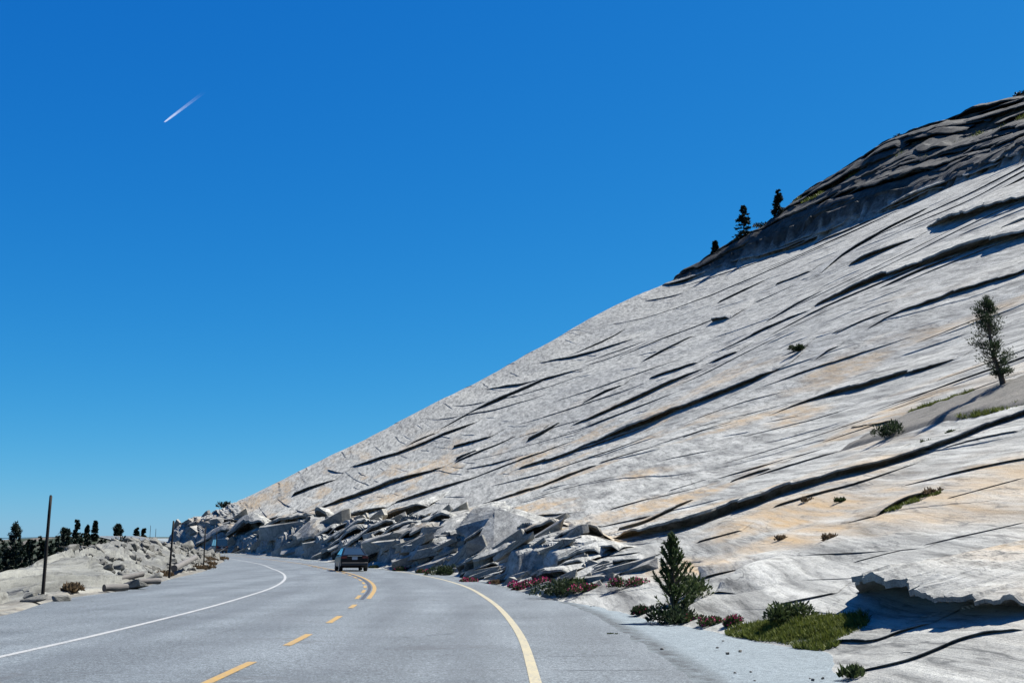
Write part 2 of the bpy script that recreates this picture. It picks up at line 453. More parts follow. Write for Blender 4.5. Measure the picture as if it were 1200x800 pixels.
# ------------------------------------------------------------------ granite slope with its sheet edges
def sheets(p, q, period, tilt, seed, warp=0.6, gate=0.5, run=3.2):
    """stacked sheets: every sheet edge is a step up with an undercut below, fading back to the slab
    towards the next one; returns lift, slide across the slope"""
    u = p / period + tilt * q / period + warp * fbm(q / (period * 7), p / (period * 3), seed, 3)
    lay = np.floor(u); f = u - lay
    def amp_of(l):
        along = vnoise(q / (period * run) + l * 7.31, l * 1.7, seed + 3)
        return smooth(gate, gate + 0.22, along) * (0.35 + 0.65 * _hash(l, l * 0 + 1, seed + 8))
    a0 = amp_of(lay); a1 = amp_of(lay + 1)
    lift = a0 * (1 - f) ** 1.6 - 0.30 * a1 * smooth(0.80, 1.0, f)
    slide = -0.35 * a0 * (1 - f) ** 3 + 0.75 * a1 * smooth(0.72, 1.0, f)
    return lift, slide

def dome_surface(x, y):
    z, p, q, s = dome_base(x, y)
    n = p.size
    inside = smooth(0.0, 2.0, s)
    up = z - road_z(np.clip(y, 0, 240))
    # where the road was cut into the rock the lower slope is broken into blocks and plates
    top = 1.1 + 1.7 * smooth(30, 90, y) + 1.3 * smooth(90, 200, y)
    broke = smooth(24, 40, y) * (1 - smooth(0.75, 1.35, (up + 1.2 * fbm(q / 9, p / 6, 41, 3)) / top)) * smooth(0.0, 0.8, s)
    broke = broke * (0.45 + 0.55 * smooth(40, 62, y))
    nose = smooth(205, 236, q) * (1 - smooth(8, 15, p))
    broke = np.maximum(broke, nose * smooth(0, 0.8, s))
    # the cut itself: stepped blocky wall above the shoulder
    jb = np.floor(q / 2.7 + 0.8 * fbm(q / 5, q * 0, 36, 2))
    jo = _hash(jb, jb * 0 + 3, 37); jo2 = _hash(np.floor(jb / 2), jb * 0 + 4, 38)
    cutm = smooth(34, 48, y) * (1 - 0.35 * smooth(150, 200, y))
    wall = (0.6 + 1.2 * jo2) * smooth(0.0, 0.45, s - 0.4 - 1.3 * jo) + (0.3 + 0.9 * jo) * smooth(0.0, 0.5, s - 3.0 - 2.0 * jo2 - 0.25 * (q % 9) / 9)
    cutm = cutm * (1 - smooth(0.75, 1.25, up / top))
    cut = cutm * wall * (1 - smooth(4, 11, s)) * (0.65 + 0.45 * smooth(50, 120, y))
    z = z + cut
    # large undulation and the fine skin of the slab
    z = z + inside * (0.55 * fbm(q / 34, p / 13, 2, 3) * smooth(4, 30, s) + 0.05 * fbm(q / 9, p / 2.2, 3, 3))
    far = smooth(20, 120, y)
    shift = np.zeros_like(z)
    a2, g2 = sheets(p, q, 1.4, 0.0, 22, 0.35, 0.66, 6.0)
    k2 = inside * (1 - broke) * (0.03 + 0.05 * far)
    z = z + k2 * a2; shift = shift + k2 * g2
    # broken zone: rough stepped ground under the loose blocks
    b1, h1 = sheets(p, q, 2.3, 0.10, 31, 0.6, 0.15, 2.0)
    b2, h2 = sheets(p, q, 0.6, 0.06, 32, 0.5, 0.30, 2.6)
    amt = broke * (0.14 + 0.30 * smooth(40, 150, y))
    d1, d2, rid, ox, oy = cells((p + 0.25 * q) / 1.8, (q - 0.3 * p) / 3.6, 34)
    d3, d4, rid3, ox3, oy3 = cells((p + 0.3 * q) / 0.7, (q - 0.3 * p) / 1.5, 39)
    z = z + amt * (1.0 * b1 + 0.4 * b2 + 0.35 * fbm(q / 3.5, p / 1.5, 33, 3) + 0.9 * (rid - 0.5) + 0.7 * ox * (rid - 0.4) + 0.5 * (rid3 - 0.5))
    shift = shift + amt * (1.0 * h1 + 0.4 * h2)
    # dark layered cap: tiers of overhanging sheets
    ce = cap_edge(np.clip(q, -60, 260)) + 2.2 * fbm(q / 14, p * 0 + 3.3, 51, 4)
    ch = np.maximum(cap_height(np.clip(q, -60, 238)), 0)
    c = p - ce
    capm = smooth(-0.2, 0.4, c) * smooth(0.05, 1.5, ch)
    cj = 0.9 * fbm(q / 2.5, p * 0 + 1.7, 52, 3) + 0.6 * (_hash(np.floor(q / 3.1 + 0.5 * fbm(q / 4, p * 0, 53, 2)), q * 0 + 2, 54) - 0.5)
    tier = ch * (0.42 * smooth(0, 1.0, c + cj) + 0.28 * smooth(5.5, 6.6, c - cj) + 0.18 * smooth(11, 12.2, c + 1.4 * cj) + 0.12 * smooth(16, 17.5, c))
    c1, s1 = sheets(p, q, 2.6, 0.0, 54, 0.5, 0.20, 5.0)
    c2, s2 = sheets(p, q, 1.1, 0.0, 55, 0.5, 0.25, 5.0)
    z = z + tier + capm * (0.5 * c1 + 0.3 * c2)
    shift = shift + capm * (0.6 * s1 + 0.4 * s2)
    # weathering marks carried by the rock itself
    stain = smooth(0.05, 0.5, fbm(q / 11 + 4, p / 3.2, 81, 3)) * (1 - smooth(26, 48, s)) * smooth(1, 4, s)
    for (bp, bq, rp, rq) in ((16.8, 29.0, 2.6, 7.0), (14.6, 24.5, 1.5, 5.0), (22.5, 52, 2.5, 10), (16.5, 44, 1.6, 6), (24, 80, 2.5, 12), (12.6, 27, 1.2, 4)):
        stain = np.maximum(stain, 1.35 * (1 - smooth(0.25, 1.0, np.hypot((p - bp) / rp, (q - bq) / rq) + 0.35 * fbm(q / 2, p, 82, 3))))
    calm = cut_mean = cutm * 1.7 * smooth(0.3, 4.0, s) * (1 - smooth(4, 11, s)) * (0.65 + 0.45 * smooth(50, 120, y)) + ch * (0.5 * smooth(0, 4, c) + 0.5 * smooth(4, 17, c))
    return z, p, q, s, capm, np.clip(stain, 0, 1.3), broke, shift * inside, calm

def build_dome():
    # grid lines run along the strike and straight up the slope, finer where the slope is near
    qs = [-14.0]
    while qs[-1] < 268: qs.append(qs[-1] + 0.0047 * math.hypot(12, max(qs[-1], 0)) + 0.01)
    ss = [-1.0]
    while ss[-1] < 150: ss.append(ss[-1] + max(0.022, 0.0023 * (ss[-1] + 9.5)))
    qs = np.array(qs); ss = np.array(ss)
    Q = np.repeat(qs[None, :], len(ss), 0)
    S = np.repeat(ss[:, None], len(qs), 1)
    k = smooth(0, 45, S)
    P = S + 11.0 * k + foot_p(Q) * (1 - k)
    X, Y = to_xy(P, Q)
    keep = (Y > 3.0) & (X < 0.80 * Y + 4.0)
    fk = keep[:-1, :-1] & keep[1:, :-1] & keep[1:, 1:] & keep[:-1, 1:]
    used = np.zeros(keep.shape, bool)
    used[:-1, :-1] |= fk; used[1:, :-1] |= fk; used[1:, 1:] |= fk; used[:-1, 1:] |= fk
    idx = np.full(keep.shape, -1); idx[used] = np.arange(used.sum())
    x = X[used]; y = Y[used]
    z, p, q, s, capm, stain, broke, shift, calm = dome_surface(x, y)
    x = x + shift / KN; y = y + shift * KS / KN
    f = np.stack([idx[:-1, :-1][fk], idx[1:, :-1][fk], idx[1:, 1:][fk], idx[:-1, 1:][fk]], 1)[:, ::-1]
    me = mesh_np('granite_dome', np.stack([x, y, z], 1), f)
    print('dome cells', len(f))
    for nm, arr in (('lichen_shade', capm), ('stain', stain), ('broken', broke)):
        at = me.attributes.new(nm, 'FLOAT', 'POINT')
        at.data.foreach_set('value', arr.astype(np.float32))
    return me


def random_sheets():
    """thinner sheet edges between the traced ones, and the dark tiers of the cap"""
    rnd = random.Random(77)
    out = []
    for k in range(130):
        q0 = 14 * math.exp(rnd.random() * math.log(238 / 14.0))
        s0 = 2.0 + (96 if q0 > 40 else 60) * rnd.random() ** 1.15
        p0 = float(foot_p(q0)) * max(0, 1 - s0 / 45) + s0 + 11 * min(1, s0 / 45)
        if q0 > 225 and p0 > 90: continue
        x, y = to_xy(p0, q0)
        dist = math.hypot(x, y)
        if y < 6 or x > 0.62 * y: continue
        L = dist * rnd.uniform(0.08, 0.40)
        if q0 + L > 228: L = 228 - q0
        if L < 1: continue
        T = dist / 1333 * rnd.choice((1.0, 1.2, 1.5, 1.5, 2.0, 2.6, 3.4)) * 0.8
        n = 5; tilt = -0.04 - 0.24 * min(1, q0 / 190) * min(1, s0 / 30) + rnd.uniform(-0.03, 0.03)
        out.append(('slab', [(q0 + L * i / (n - 1), p0 + tilt * L * (i / (n - 1) - 0.5) + rnd.uniform(-0.008, 0.008) * L * (1 - 0.7 * min(1, q0 / 160)), T * (0.25 if i in (0, n - 1) else 1)) for i in range(n)]))
    for k in range(112):                                     # cap
        q0 = rnd.uniform(95, 226)
        up = rnd.random() ** 1.1 * 24
        p0 = float(cap_edge(q0)) + up
        L = rnd.uniform(12, 55)
        q1 = min(q0 + L, 233)
        if q1 - q0 < 5: continue
        n = 6
        T = rnd.uniform(0.7, 1.8) * (0.45 + 0.55 * min(1, float(cap_height(q0)) / 7))
        tl = rnd.uniform(-0.05, 0.03)
        out.append(('cap', [(q0 + (q1 - q0) * i / (n - 1), float(cap_edge(q0 + (q1 - q0) * i / (n - 1))) + up + tl * L * (i / (n - 1) - 0.5) + rnd.uniform(-0.8, 0.8), T * (0.3 if i in (0, n - 1) else 1)) for i in range(n)]))
    for k in range(46):                                    # tilted plates of the road cut
        q0 = 34 * math.exp(rnd.random() * math.log(214 / 34.0))
        hgt = (2.5 + 6.5 * min(1, max(0, (q0 - 34) / 90)))
        p0 = float(foot_p(q0)) + 0.5 + rnd.random() * hgt * 0.85
        x, y = to_xy(p0, q0)
        dist = math.hypot(x, y)
        L = dist / 1333 * rnd.uniform(40, 130); c = rnd.uniform(0.2, 0.55)
        T = dist / 1333 * rnd.uniform(6, 17)
        n = 4
        out.append(('broken', [(q0 + L * (0.5 - i / (n - 1)), p0 - c * L * (0.5 - i / (n - 1)) + rnd.uniform(-0.03, 0.03) * L, T * (0.8, 1, 0.95, 0.7)[i]) for i in range(n)]))
    return out

def smooth_path(P, rounds=2):
    for _ in range(rounds):
        Q = [P[0]]
        for u, v in zip(P[:-1], P[1:]):
            Q += [0.75 * u + 0.25 * v, 0.25 * u + 0.75 * v]
        Q.append(P[-1]); P = np.array(Q)
    return P

def build_sheets(parent, mat):
    """each sheet edge: a plate that thins out up the slope and overhangs a cavity at its lower edge"""
    secs = ((1.0, 0, -0.03), (0.62, 0, 0.33), (0.36, 0, 0.60), (0.16, 0, 0.84), (0.04, 0, 0.97), (0, -0.35, 1.0), (0, -0.60, 1.0), (0, -0.57, 0.80), (0, 0.30, 0.60), (0, 1.3, 0.10), (0, 1.7, -0.3))
    m = len(secs)
    jobs = [('slab', n) for n in LEDGES] + random_sheets()
    allx = []; ally = []; allift = []; meta = []
    for j, (kind, nodes) in enumerate(jobs):
        A = np.array(nodes, float)                       # q, p, T
        if kind == 'slab' and A[:, 0].mean() > 75 and len(A) > 2:            # far joints run nearly straight
            w_ = np.linspace(0, 1, len(A))[:, None]
            A[:, :2] = 0.4 * A[:, :2] + 0.6 * (A[0, :2] * (1 - w_) + A[-1, :2] * w_)
        P3 = smooth_path(A, 2 if kind == 'slab' else 1 if kind == 'cap' else 0)
        seg = np.hypot(np.diff(P3[:, 0]), np.diff(P3[:, 1])); L = np.concatenate([[0], np.cumsum(seg)])
        tot = L[-1]
        if tot < 0.3: continue
        x0, y0 = to_xy(float(A[:, 1].mean()), float(A[:, 0].mean()))
        dist = math.hypot(x0, y0); sc = dist / 40
        n = int(min(260, max(12, tot / (0.0042 * dist))))
        u = np.linspace(0, tot, n)
        q = np.interp(u, L, P3[:, 0]); p = np.interp(u, L, P3[:, 1]); t = np.interp(u, L, P3[:, 2])
        T = t.max()
        k = max(1, n // 40)
        tq = np.gradient(np.convolve(np.pad(q, k, 'edge'), np.ones(2 * k + 1) / (2 * k + 1), 'valid'))
        tp = np.gradient(np.convolve(np.pad(p, k, 'edge'), np.ones(2 * k + 1) / (2 * k + 1), 'valid'))
        ln = np.hypot(tq, tp) + 1e-9
        nq, np_ = -tp / ln, tq / ln                      # normal in (q, p)
        if np_.mean() + 0.15 * nq.mean() < 0: nq, np_ = -nq, -np_
        wob = min(1.0, 1.6 * T) * 0.18 * fbm(u / (3.5 * sc), u * 0 + j, 6, 3) + 0.25 * T * fbm(u / (0.55 * sc), u * 0 + j + 0.5, 7, 3)
        jt = _hash(np.floor(u / (1.3 * sc) + 0.6 * fbm(u / (2 * sc), u * 0 + j, 15, 2)), u * 0 + j, 16)
        jut = (jt - 0.5) * (0.8 if dist > 30 else 0.22) * T
        e = 0.04 * tot + 0.4 * T if kind == 'slab' else 0.02 * tot
        t = t * smooth(0, e, u) * (1 - smooth(tot - e, tot, u))
        blk = _hash(np.floor(u / (0.9 * sc) + 0.7 * fbm(u / sc, u * 0 + j, 9, 2)), u * 0 + j, 12)
        t = t * (0.50 + 0.75 * vnoise(u / (4.5 * sc), u * 0 + j, 13) + 0.2 * blk)
        t = np.maximum(t, 0.004)
        W = (1.0 if kind == 'slab' else 0.38) * (1.6 * sc ** 0.5 + 5.0 * t)
        if kind == 'broken': W = 0.8 + 1.6 * t
        kk = max(2, n // 14)
        ts = np.convolve(np.pad(t, kk, 'edge'), np.ones(2 * kk + 1) / (2 * kk + 1), 'valid')
        lipw = (0, 0, 0, 0.1, 0.6, 1, 1, 1, 0.6, 0, 0)
        off = np.stack([wob + lw * jut + a * W + b * t for (a, b, c), lw in zip(secs, lipw)], 1)
        Lf = np.stack([c * (t * lw + ts * (1 - lw)) for (a, b, c), lw in zip(secs, lipw)], 1)
        Lf[:, 0] = -0.05 - 0.1 * t
        rough = fbm(np.repeat(u[:, None], m, 1).ravel() / (0.5 * sc), off.ravel() / (0.3 * sc) + j, 14, 2).reshape(off.shape)
        Lf[:, 2:8] += (0.08 * t[:, None] * rough[:, 2:8])
        QQ = q[:, None] + nq[:, None] * off; PP = p[:, None] + np_[:, None] * off
        X, Y = to_xy(PP, QQ)
        allx.append(X.ravel()); ally.append(Y.ravel()); allift.append(Lf.ravel()); meta.append((kind, n))
    X = np.concatenate(allx); Y = np.concatenate(ally); Lf = np.concatenate(allift)
    z, p, q, s, capm, stain, broke, shift, calm = dome_surface(X, Y)
    zc = dome_base(X, Y)[0] + calm                       # plates of the cut and the cap keep straight beds
    stiff = np.concatenate([np.full(n * m, {'slab': 0.0, 'cap': 0.75, 'broken': 0.85}[kind]) for kind, n in meta])
    stiff = np.maximum(stiff, 0.85 * broke)
    Z = z * (1 - stiff) + zc * stiff + Lf
    pos = 0
    for kind, n in meta:
        k = n * m; sl = slice(pos, pos + k); pos += k
        ii = np.arange(k).reshape(n, m)
        f = np.stack([ii[:-1, :-1].ravel(), ii[:-1, 1:].ravel(), ii[1:, 1:].ravel(), ii[1:, :-1].ravel()], 1)
        me = mesh_np('rock_sheet', np.stack([X[sl], Y[sl], Z[sl]], 1), f)
        for nm, arr in (('lichen_shade', capm), ('stain', stain), ('broken', broke)):
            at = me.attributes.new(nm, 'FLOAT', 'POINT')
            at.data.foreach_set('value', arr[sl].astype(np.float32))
        link('rock_sheet' if kind != 'broken' else 'rock_plate', me, mat, parent)

def slab_block(seed):
    """one angular plate of split granite, about 1 long, 0.45 wide, 0.22 thick"""
    rnd = random.Random(seed)
    bm = bmesh.new()
    for k in range(22):
        a = rnd.uniform(0, 2 * math.pi)
        cx = math.copysign(abs(math.cos(a)) ** 0.55, math.cos(a)); cy = math.copysign(abs(math.sin(a)) ** 0.55, math.sin(a))
        zz = rnd.choice((-1, 1)) * rnd.uniform(0.8, 1.0)
        sh = 0.82 + 0.18 * rnd.random()
        bm.verts.new((0.5 * cx * sh, 0.2 * cy * sh, 0.085 * zz + 0.03 * cx * (seed % 3 - 1) - 0.03 * abs(cy)))
    bmesh.ops.convex_hull(bm, input=bm.verts)
    for v in [v for v in bm.verts if not v.link_faces]: bm.verts.remove(v)
    bmesh.ops.dissolve_limit(bm, angle_limit=0.12, verts=bm.verts, edges=bm.edges)
    bmesh.ops.triangulate(bm, faces=bm.faces)
    me = bpy.data.meshes.new('rock_block'); bm.to_mesh(me); bm.free()
    return me

def build_blocks(parent, mat):
    rnd = random.Random(5)
    meshes = [slab_block(900 + k) for k in range(14)]
    for me in meshes:
        me.materials.append(mat)
        for nm, val in (('lichen_shade', 0.0), ('stain', 0.15), ('broken', 0.8)):
            at = me.attributes.new(nm, 'FLOAT', 'POINT')
            at.data.foreach_set('value', np.full(len(me.vertices), val, np.float32))
    spots = []
    while len(spots) < 296:
        q = 30 * math.exp(rnd.random() * math.log(243 / 30.0))
        p = float(foot_p(q)) + 0.3 + rnd.random() ** 1.3 * (2.4 + 6.0 * min(1, max(0, (q - 30) / 90)))
        x, y = to_xy(p, q)
        spots.append((x, y, p, q))
    xs = np.array([a[0] for a in spots]); ys = np.array([a[1] for a in spots])
    z = dome_surface(xs, ys)[0]
    zx = dome_base(xs + 0.5, ys)[0] - dome_base(xs - 0.5, ys)[0]
    zy = dome_base(xs, ys + 0.5)[0] - dome_base(xs, ys - 0.5)[0]
    for i, (x, y, p, q) in enumerate(spots):
        nrm = Vector((-zx[i], -zy[i], 1)).normalized()
        c = rnd.uniform(0.3, 0.6)                                  # plates climb towards the near side
        d = Vector(((c + KS) / KN, (c * KS - 1) / KN, 0)); d.z = d.x * zx[i] + d.y * zy[i] + rnd.uniform(-0.05, 0.3)
        d.normalize()
        side = nrm.cross(d).normalized()
        up = d.cross(side).normalized()
        R = Matrix((d, side, up)).transposed().to_4x4()
        R = R @ Matrix.Rotation(rnd.uniform(-0.35, 0.15), 4, 'X') @ Matrix.Rotation(rnd.uniform(-0.10, 0.10), 4, 'Z') @ Matrix.Rotation(rnd.uniform(-0.12, 0.12), 4, 'Y')
        dist = math.hypot(x, y)
        size = dist / 1333 * rnd.choice((18, 22, 26, 30, 38, 48, 64)) * rnd.uniform(0.8, 1.2) * (1.0 if q < 170 else 0.7)
        o = bpy.data.objects.new('rock_block', meshes[i % len(meshes)])
        COL.objects.link(o)
        o.parent = parent
        lift = rnd.uniform(-0.05, 0.05) * size
        S = Matrix.Diagonal((size * rnd.uniform(1.0, 1.9), size * rnd.uniform(0.5, 0.95), size * rnd.uniform(0.7, 1.6), 1))
        o.matrix_world = Matrix.Translation((x, y, z[i] + lift)) @ R @ S

# ------------------------------------------------------------------ the setting
MAT = {}
MAT['granite'] = granite('granite')

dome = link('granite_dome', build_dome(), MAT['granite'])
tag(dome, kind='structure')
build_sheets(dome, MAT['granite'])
build_blocks(dome, MAT['granite'])

def asphalt():
    m, nt, b = new_mat('asphalt')
    vi = coords(nt)
    vx = coords(nt, (0.35, 1.6, 1))
    vl = coords(nt, (1.0, 0.10, 1), (0, 0, rad(-6)))
    grit = noise_n(nt, vi, 38.0, 4, 0.8)
    grit2 = noise_n(nt, vi, 11.0, 6, 0.8)
    patch = noise_n(nt, vi, 0.35, 5, 0.6)
    band = noise_n(nt, vx, 0.9, 5, 0.6, 0.4)
    lane = noise_n(nt, vl, 0.8, 3, 0.5)
    c = ramp(nt, patch, [(0.3, (0.066, 0.079, 0.086)), (0.7, (0.098, 0.115, 0.124))])
    c = mixc(nt, 1.0, c, ramp(nt, grit, [(0.38, 0.25), (0.5, 0.88), (0.62, 1.9)]), 'MULTIPLY')
    c = mixc(nt, 1.0, c, ramp(nt, grit2, [(0.38, 0.5), (0.62, 1.5)]), 'MULTIPLY')
    c = mixc(nt, 1.0, c, ramp(nt, band, [(0.3, 0.90), (0.6, 1.04)]), 'MULTIPLY')
    c = mixc(nt, 1.0, c, ramp(nt, lane, [(0.38, 0.80), (0.62, 1.12)]), 'MULTIPLY')
    trk = attr(nt, 'track')
    c = mixc(nt, math_n(nt, 'MULTIPLY', trk, ramp(nt, noise_n(nt, vl, 1.4, 4), [(0.3, 0.15), (0.7, 0.5)])), c, (0.045, 0.053, 0.060))
    # fine cracks
    vo = nt.nodes.new('ShaderNodeTexVoronoi'); vo.feature = 'DISTANCE_TO_EDGE'; vo.inputs['Scale'].default_value = 0.42
    wv = nt.nodes.new('ShaderNodeVectorMath'); wv.operation = 'ADD'
    nz = nt.nodes.new('ShaderNodeTexNoise'); nz.inputs['Scale'].default_value = 0.9; nz.inputs['Detail'].default_value = 6
    nt.links.new(vx, nz.inputs['Vector']); nt.links.new(vx, wv.inputs[0]); nt.links.new(nz.outputs['Color'], wv.inputs[1])
    nt.links.new(wv.outputs[0], vo.inputs['Vector'])
    crack = ramp(nt, vo.outputs['Distance'], [(0.0, 1.0), (0.02, 0.0)])
    worn = ramp(nt, noise_n(nt, vi, 0.22, 4), [(0.44, 0.0), (0.58, 1.0)])
    c = mixc(nt, math_n(nt, 'MULTIPLY', math_n(nt, 'MULTIPLY', crack, worn), 0.7), c, (0.045, 0.048, 0.05))
    nt.links.new(c, b.inputs['Base Color'])
    b.inputs['Roughness'].default_value = 0.72
    b.inputs['Specular IOR Level'].default_value = 0.45
    bump(nt, b, math_n(nt, 'ADD', grit, grit2), 0.55, 0.012)
    return m

def gravel(name, a, bcol, rough=0.9, grit=False):
    m, nt, b = new_mat(name)
    vi = coords(nt)
    n1 = noise_n(nt, vi, 1.2, 6, 0.65); n2 = noise_n(nt, vi, 40.0, 4, 0.8); n3 = noise_n(nt, vi, 9.0, 5, 0.7)
    c = mixc(nt, n1, a, bcol)
    if name == 'stony_ground':
        fm = ramp(nt, noise_n(nt, vi, 0.035, 6, 0.65), [(0.42, 0.0), (0.52, 1.0)])
        c = mixc(nt, fm, c, (0.022, 0.032, 0.018))
    if grit:
        gm = math_n(nt, 'MULTIPLY', attr(nt, 'grit'), ramp(nt, noise_n(nt, vi, 3.5, 6, 0.7), [(0.35, 0.35), (0.6, 1.0)]))
        c = mixc(nt, gm, c, (0.050, 0.056, 0.060))
    c = mixc(nt, 1.0, c, ramp(nt, n2, [(0.32, 0.5), (0.5, 0.95), (0.68, 1.35)]), 'MULTIPLY')
    c = mixc(nt, 1.0, c, ramp(nt, n3, [(0.3, 0.75), (0.7, 1.2)]), 'MULTIPLY')
    nt.links.new(c, b.inputs['Base Color'])
    b.inputs['Roughness'].default_value = rough
    b.inputs['Specular IOR Level'].default_value = 0.2
    bump(nt, b, math_n(nt, 'ADD', n2, n3), 0.8, 0.02)
    return m

MAT['asphalt'] = asphalt()
MAT['gravel'] = gravel('shoulder_gravel', (0.125, 0.152, 0.166), (0.170, 0.202, 0.217), grit=True)
MAT['gutter'] = gravel('gutter_grit', (0.075, 0.079, 0.081), (0.115, 0.119, 0.12))
MAT['earth'] = gravel('stony_ground', (0.075, 0.068, 0.058), (0.12, 0.11, 0.095))
MAT['soil'] = gravel('granite_grus', (0.085, 0.082, 0.073), (0.16, 0.153, 0.135))

def strip(name, ys, left, right, z0, ncol, mat, parent=None, crown=0.0, noise=0.0):
    ys = np.asarray(ys, float)
    L = left(ys); R = right(ys)
    t = np.linspace(0, 1, ncol)
    X = L[:, None] + (R - L)[:, None] * t[None, :]
    Y = np.repeat(ys[:, None], ncol, 1)
    Z = road_z(Y) + z0
    if crown: Z = Z + crown * (1 - ((X - road_x(Y)) / 5.0) ** 2)
    if noise: Z = Z + noise * fbm(X.ravel() * 1.3, Y.ravel() * 1.3, 5, 4).reshape(X.shape)
    n = len(ys)
    idx = np.arange(n * ncol).reshape(n, ncol)
    f = np.stack([idx[:-1, :-1].ravel(), idx[:-1, 1:].ravel(), idx[1:, 1:].ravel(), idx[1:, :-1].ravel()], 1)
    return link(name, mesh_np(name, np.stack([X.ravel(), Y.ravel(), Z.ravel()], 1), f), mat, parent, True)

RY = np.concatenate([np.arange(-25, 5, 1.5), np.arange(5, 45, 0.25), np.arange(45, 90, 1.0), np.arange(90, 331, 3.0)])
def pave_right_x(y): return road_x(y) + pave_right_off(y)
def pave_edge_x(y): return pave_right_x(y) + 0.10 * fbm(np.asarray(y, float) * 1.1, np.asarray(y, float) * 0, 9, 4)
road = strip('road', RY, pave_left_x, pave_edge_x, 0.0, 60, MAT['asphalt'])
tag(road, kind='structure')
_rv = np.empty(len(road.data.vertices) * 3, np.float32); road.data.vertices.foreach_get('co', _rv); _rv = _rv.reshape(-1, 3)
_off = _rv[:, 0] - road_x(_rv[:, 1])
_tr = np.zeros(len(_off))
for c_ in (-2.6, -0.95, 0.95, 2.6): _tr = np.maximum(_tr, np.exp(-((_off - c_) / 0.33) ** 2))
_ta = road.data.attributes.new('track', 'FLOAT', 'POINT'); _ta.data.foreach_set('value', _tr.astype(np.float32))
def foot_x(y):
    q = y * 1.0
    for _ in range(6):
        p = foot_p(q); x = (p - KS * q) / KN; q = (y - KS * x) / KN
    return (foot_p(q) - KS * q) / KN
shoulder = strip('gravel_shoulder', np.concatenate([np.arange(-25, 70, 0.4), np.arange(70, 238, 1.5)]),
                 lambda y: pave_right_x(y) - 0.25, lambda y: np.maximum(foot_x(y) + 2.6, pave_right_x(y) + 0.8), -0.030, 40, MAT['gravel'], noise=0.025)
tag(shoulder, kind='structure')
_rv = np.empty(len(shoulder.data.vertices) * 3, np.float32); shoulder.data.vertices.foreach_get('co', _rv); _rv = _rv.reshape(-1, 3)
_off = _rv[:, 0] - pave_right_x(_rv[:, 1])
_ta = shoulder.data.attributes.new('grit', 'FLOAT', 'POINT'); _ta.data.foreach_set('value', np.clip(1.25 - np.abs(_off - 0.18) / 0.26, 0, 1).astype(np.float32))

# painted lines -------------------------------------------------------------
def paint(name, col, wear):
    m, nt, b = new_mat(name)
    vi = coords(nt)
    n = noise_n(nt, vi, 22.0, 5, 0.8); n2 = noise_n(nt, vi, 1.5, 4)
    w = math_n(nt, 'MULTIPLY', ramp(nt, n, [(0.42, 0.0), (0.60, 1.0)]), ramp(nt, n2, [(0.3, wear), (0.7, wear * 0.35)]))
    c = mixc(nt, w, col, (0.09,0.105,0.115))
    nt.links.new(c, b.inputs['Base Color']); b.inputs['Roughness'].default_value = 0.6
    return m
MAT['white_paint'] = paint('white_line_paint', (0.29, 0.29, 0.275), 1.0)
MAT['cream_paint'] = paint('edge_line_paint', (0.30, 0.26, 0.155), 0.9)
MAT['yellow_paint'] = paint('yellow_line_paint', (0.28, 0.165, 0.018), 0.9)
MAT['tar'] = simple('tar', (0.035, 0.037, 0.04), 0.55, 0.3, 12)

def slope_x(y): return (road_x(y + 0.05) - road_x(y - 0.05)) / 0.1
def road_line(name, y0, y1, off, w, z, mat, step=0.8):
    ys = np.linspace(y0, y1, max(3, int((y1 - y0) / step)))
    def side(s):
        def f(y):
            m = slope_x(y)
            return road_x(y) + (off + s * w / 2) * np.sqrt(1 + m * m)
        return f
    return strip(name, ys, side(-1), side(1), z, 3, mat, road)

road_line('edge_line', -20, 300, -3.42, 0.12, 0.005, MAT['white_paint'], 1.0)
road_line('edge_line', -20, 300, 3.45, 0.125, 0.005, MAT['cream_paint'], 1.0)
road_line('centre_line', 32.3, 300, 0.17, 0.13, 0.005, MAT['yellow_paint'], 1.0)
road_line('tar_seam', 31.8, 150, 0.0, 0.12, 0.004, MAT['tar'], 1.0)
for a, b_ in ((8.5, 14.6), (17.0, 19.2), (22.0, 24.2), (27.3, 29.0)):
    road_line('centre_dash', a, b_, 0.0 if b_ < 26 else -0.03, 0.125, 0.006, MAT['yellow_paint'], 0.3)
for k in range(14):
    a = 32.2 + k * 4.3
    road_line('centre_dash', a, a + 2.4, -0.16, 0.11, 0.006, MAT['yellow_paint'], 0.4)
def seam(pts, w):
    V = []; F = []
    rnd = random.Random(int(abs(pts[0][0]) * 100 + pts[0][1]))
    fine = []
    for (x0, y0), (x1, y1) in zip(pts, pts[1:]):
        for k in range(8):
            t = k / 8
            fine.append((x0 + (x1 - x0) * t, y0 + (y1 - y0) * t + rnd.uniform(-0.03, 0.03)))
    fine.append(pts[-1])
    for i, (x, y) in enumerate(fine):
        ww = w * rnd.uniform(0.3, 1.0) * (0.3 if i in (0, len(fine) - 1) else 1)
        z = float(road_z(y)) + 0.0045
        V += [(x, y - ww / 2, z), (x, y + ww / 2, z)]
    for i in range(len(fine) - 1): F.append((2 * i, 2 * i + 2, 2 * i + 3, 2 * i + 1))
    link('tar_seam', mesh_py('tar_seam', V, F), MAT['tar'], road)
seam([(-1.42, 18.85), (-0.95, 19.35)], 0.10)
seam([(-2.2, 18.2), (-1.45, 18.8)], 0.035)
for pts, w in (([(-10.2, 38.0), (-7.4, 36.6)], 0.06), ([(-11.0, 44.5), (-8.6, 44.0)], 0.06), ([(-9.2, 31.0), (-7.1, 29.2)], 0.04),
               ([(0.4, 15.3), (1.5, 15.5)], 0.03), ([(0.1, 18.0), (1.7, 18.3)], 0.03), ([(0.5, 13.6), (1.8, 13.7)], 0.03), ([(-0.2, 23.5), (1.6, 24.2)], 0.03),
               ([(-7.0, 54.0), (-4.6, 52.4)], 0.07), ([(-10.5, 62.5), (-9.4, 62.0)], 0.08)):
    seam(pts, w)

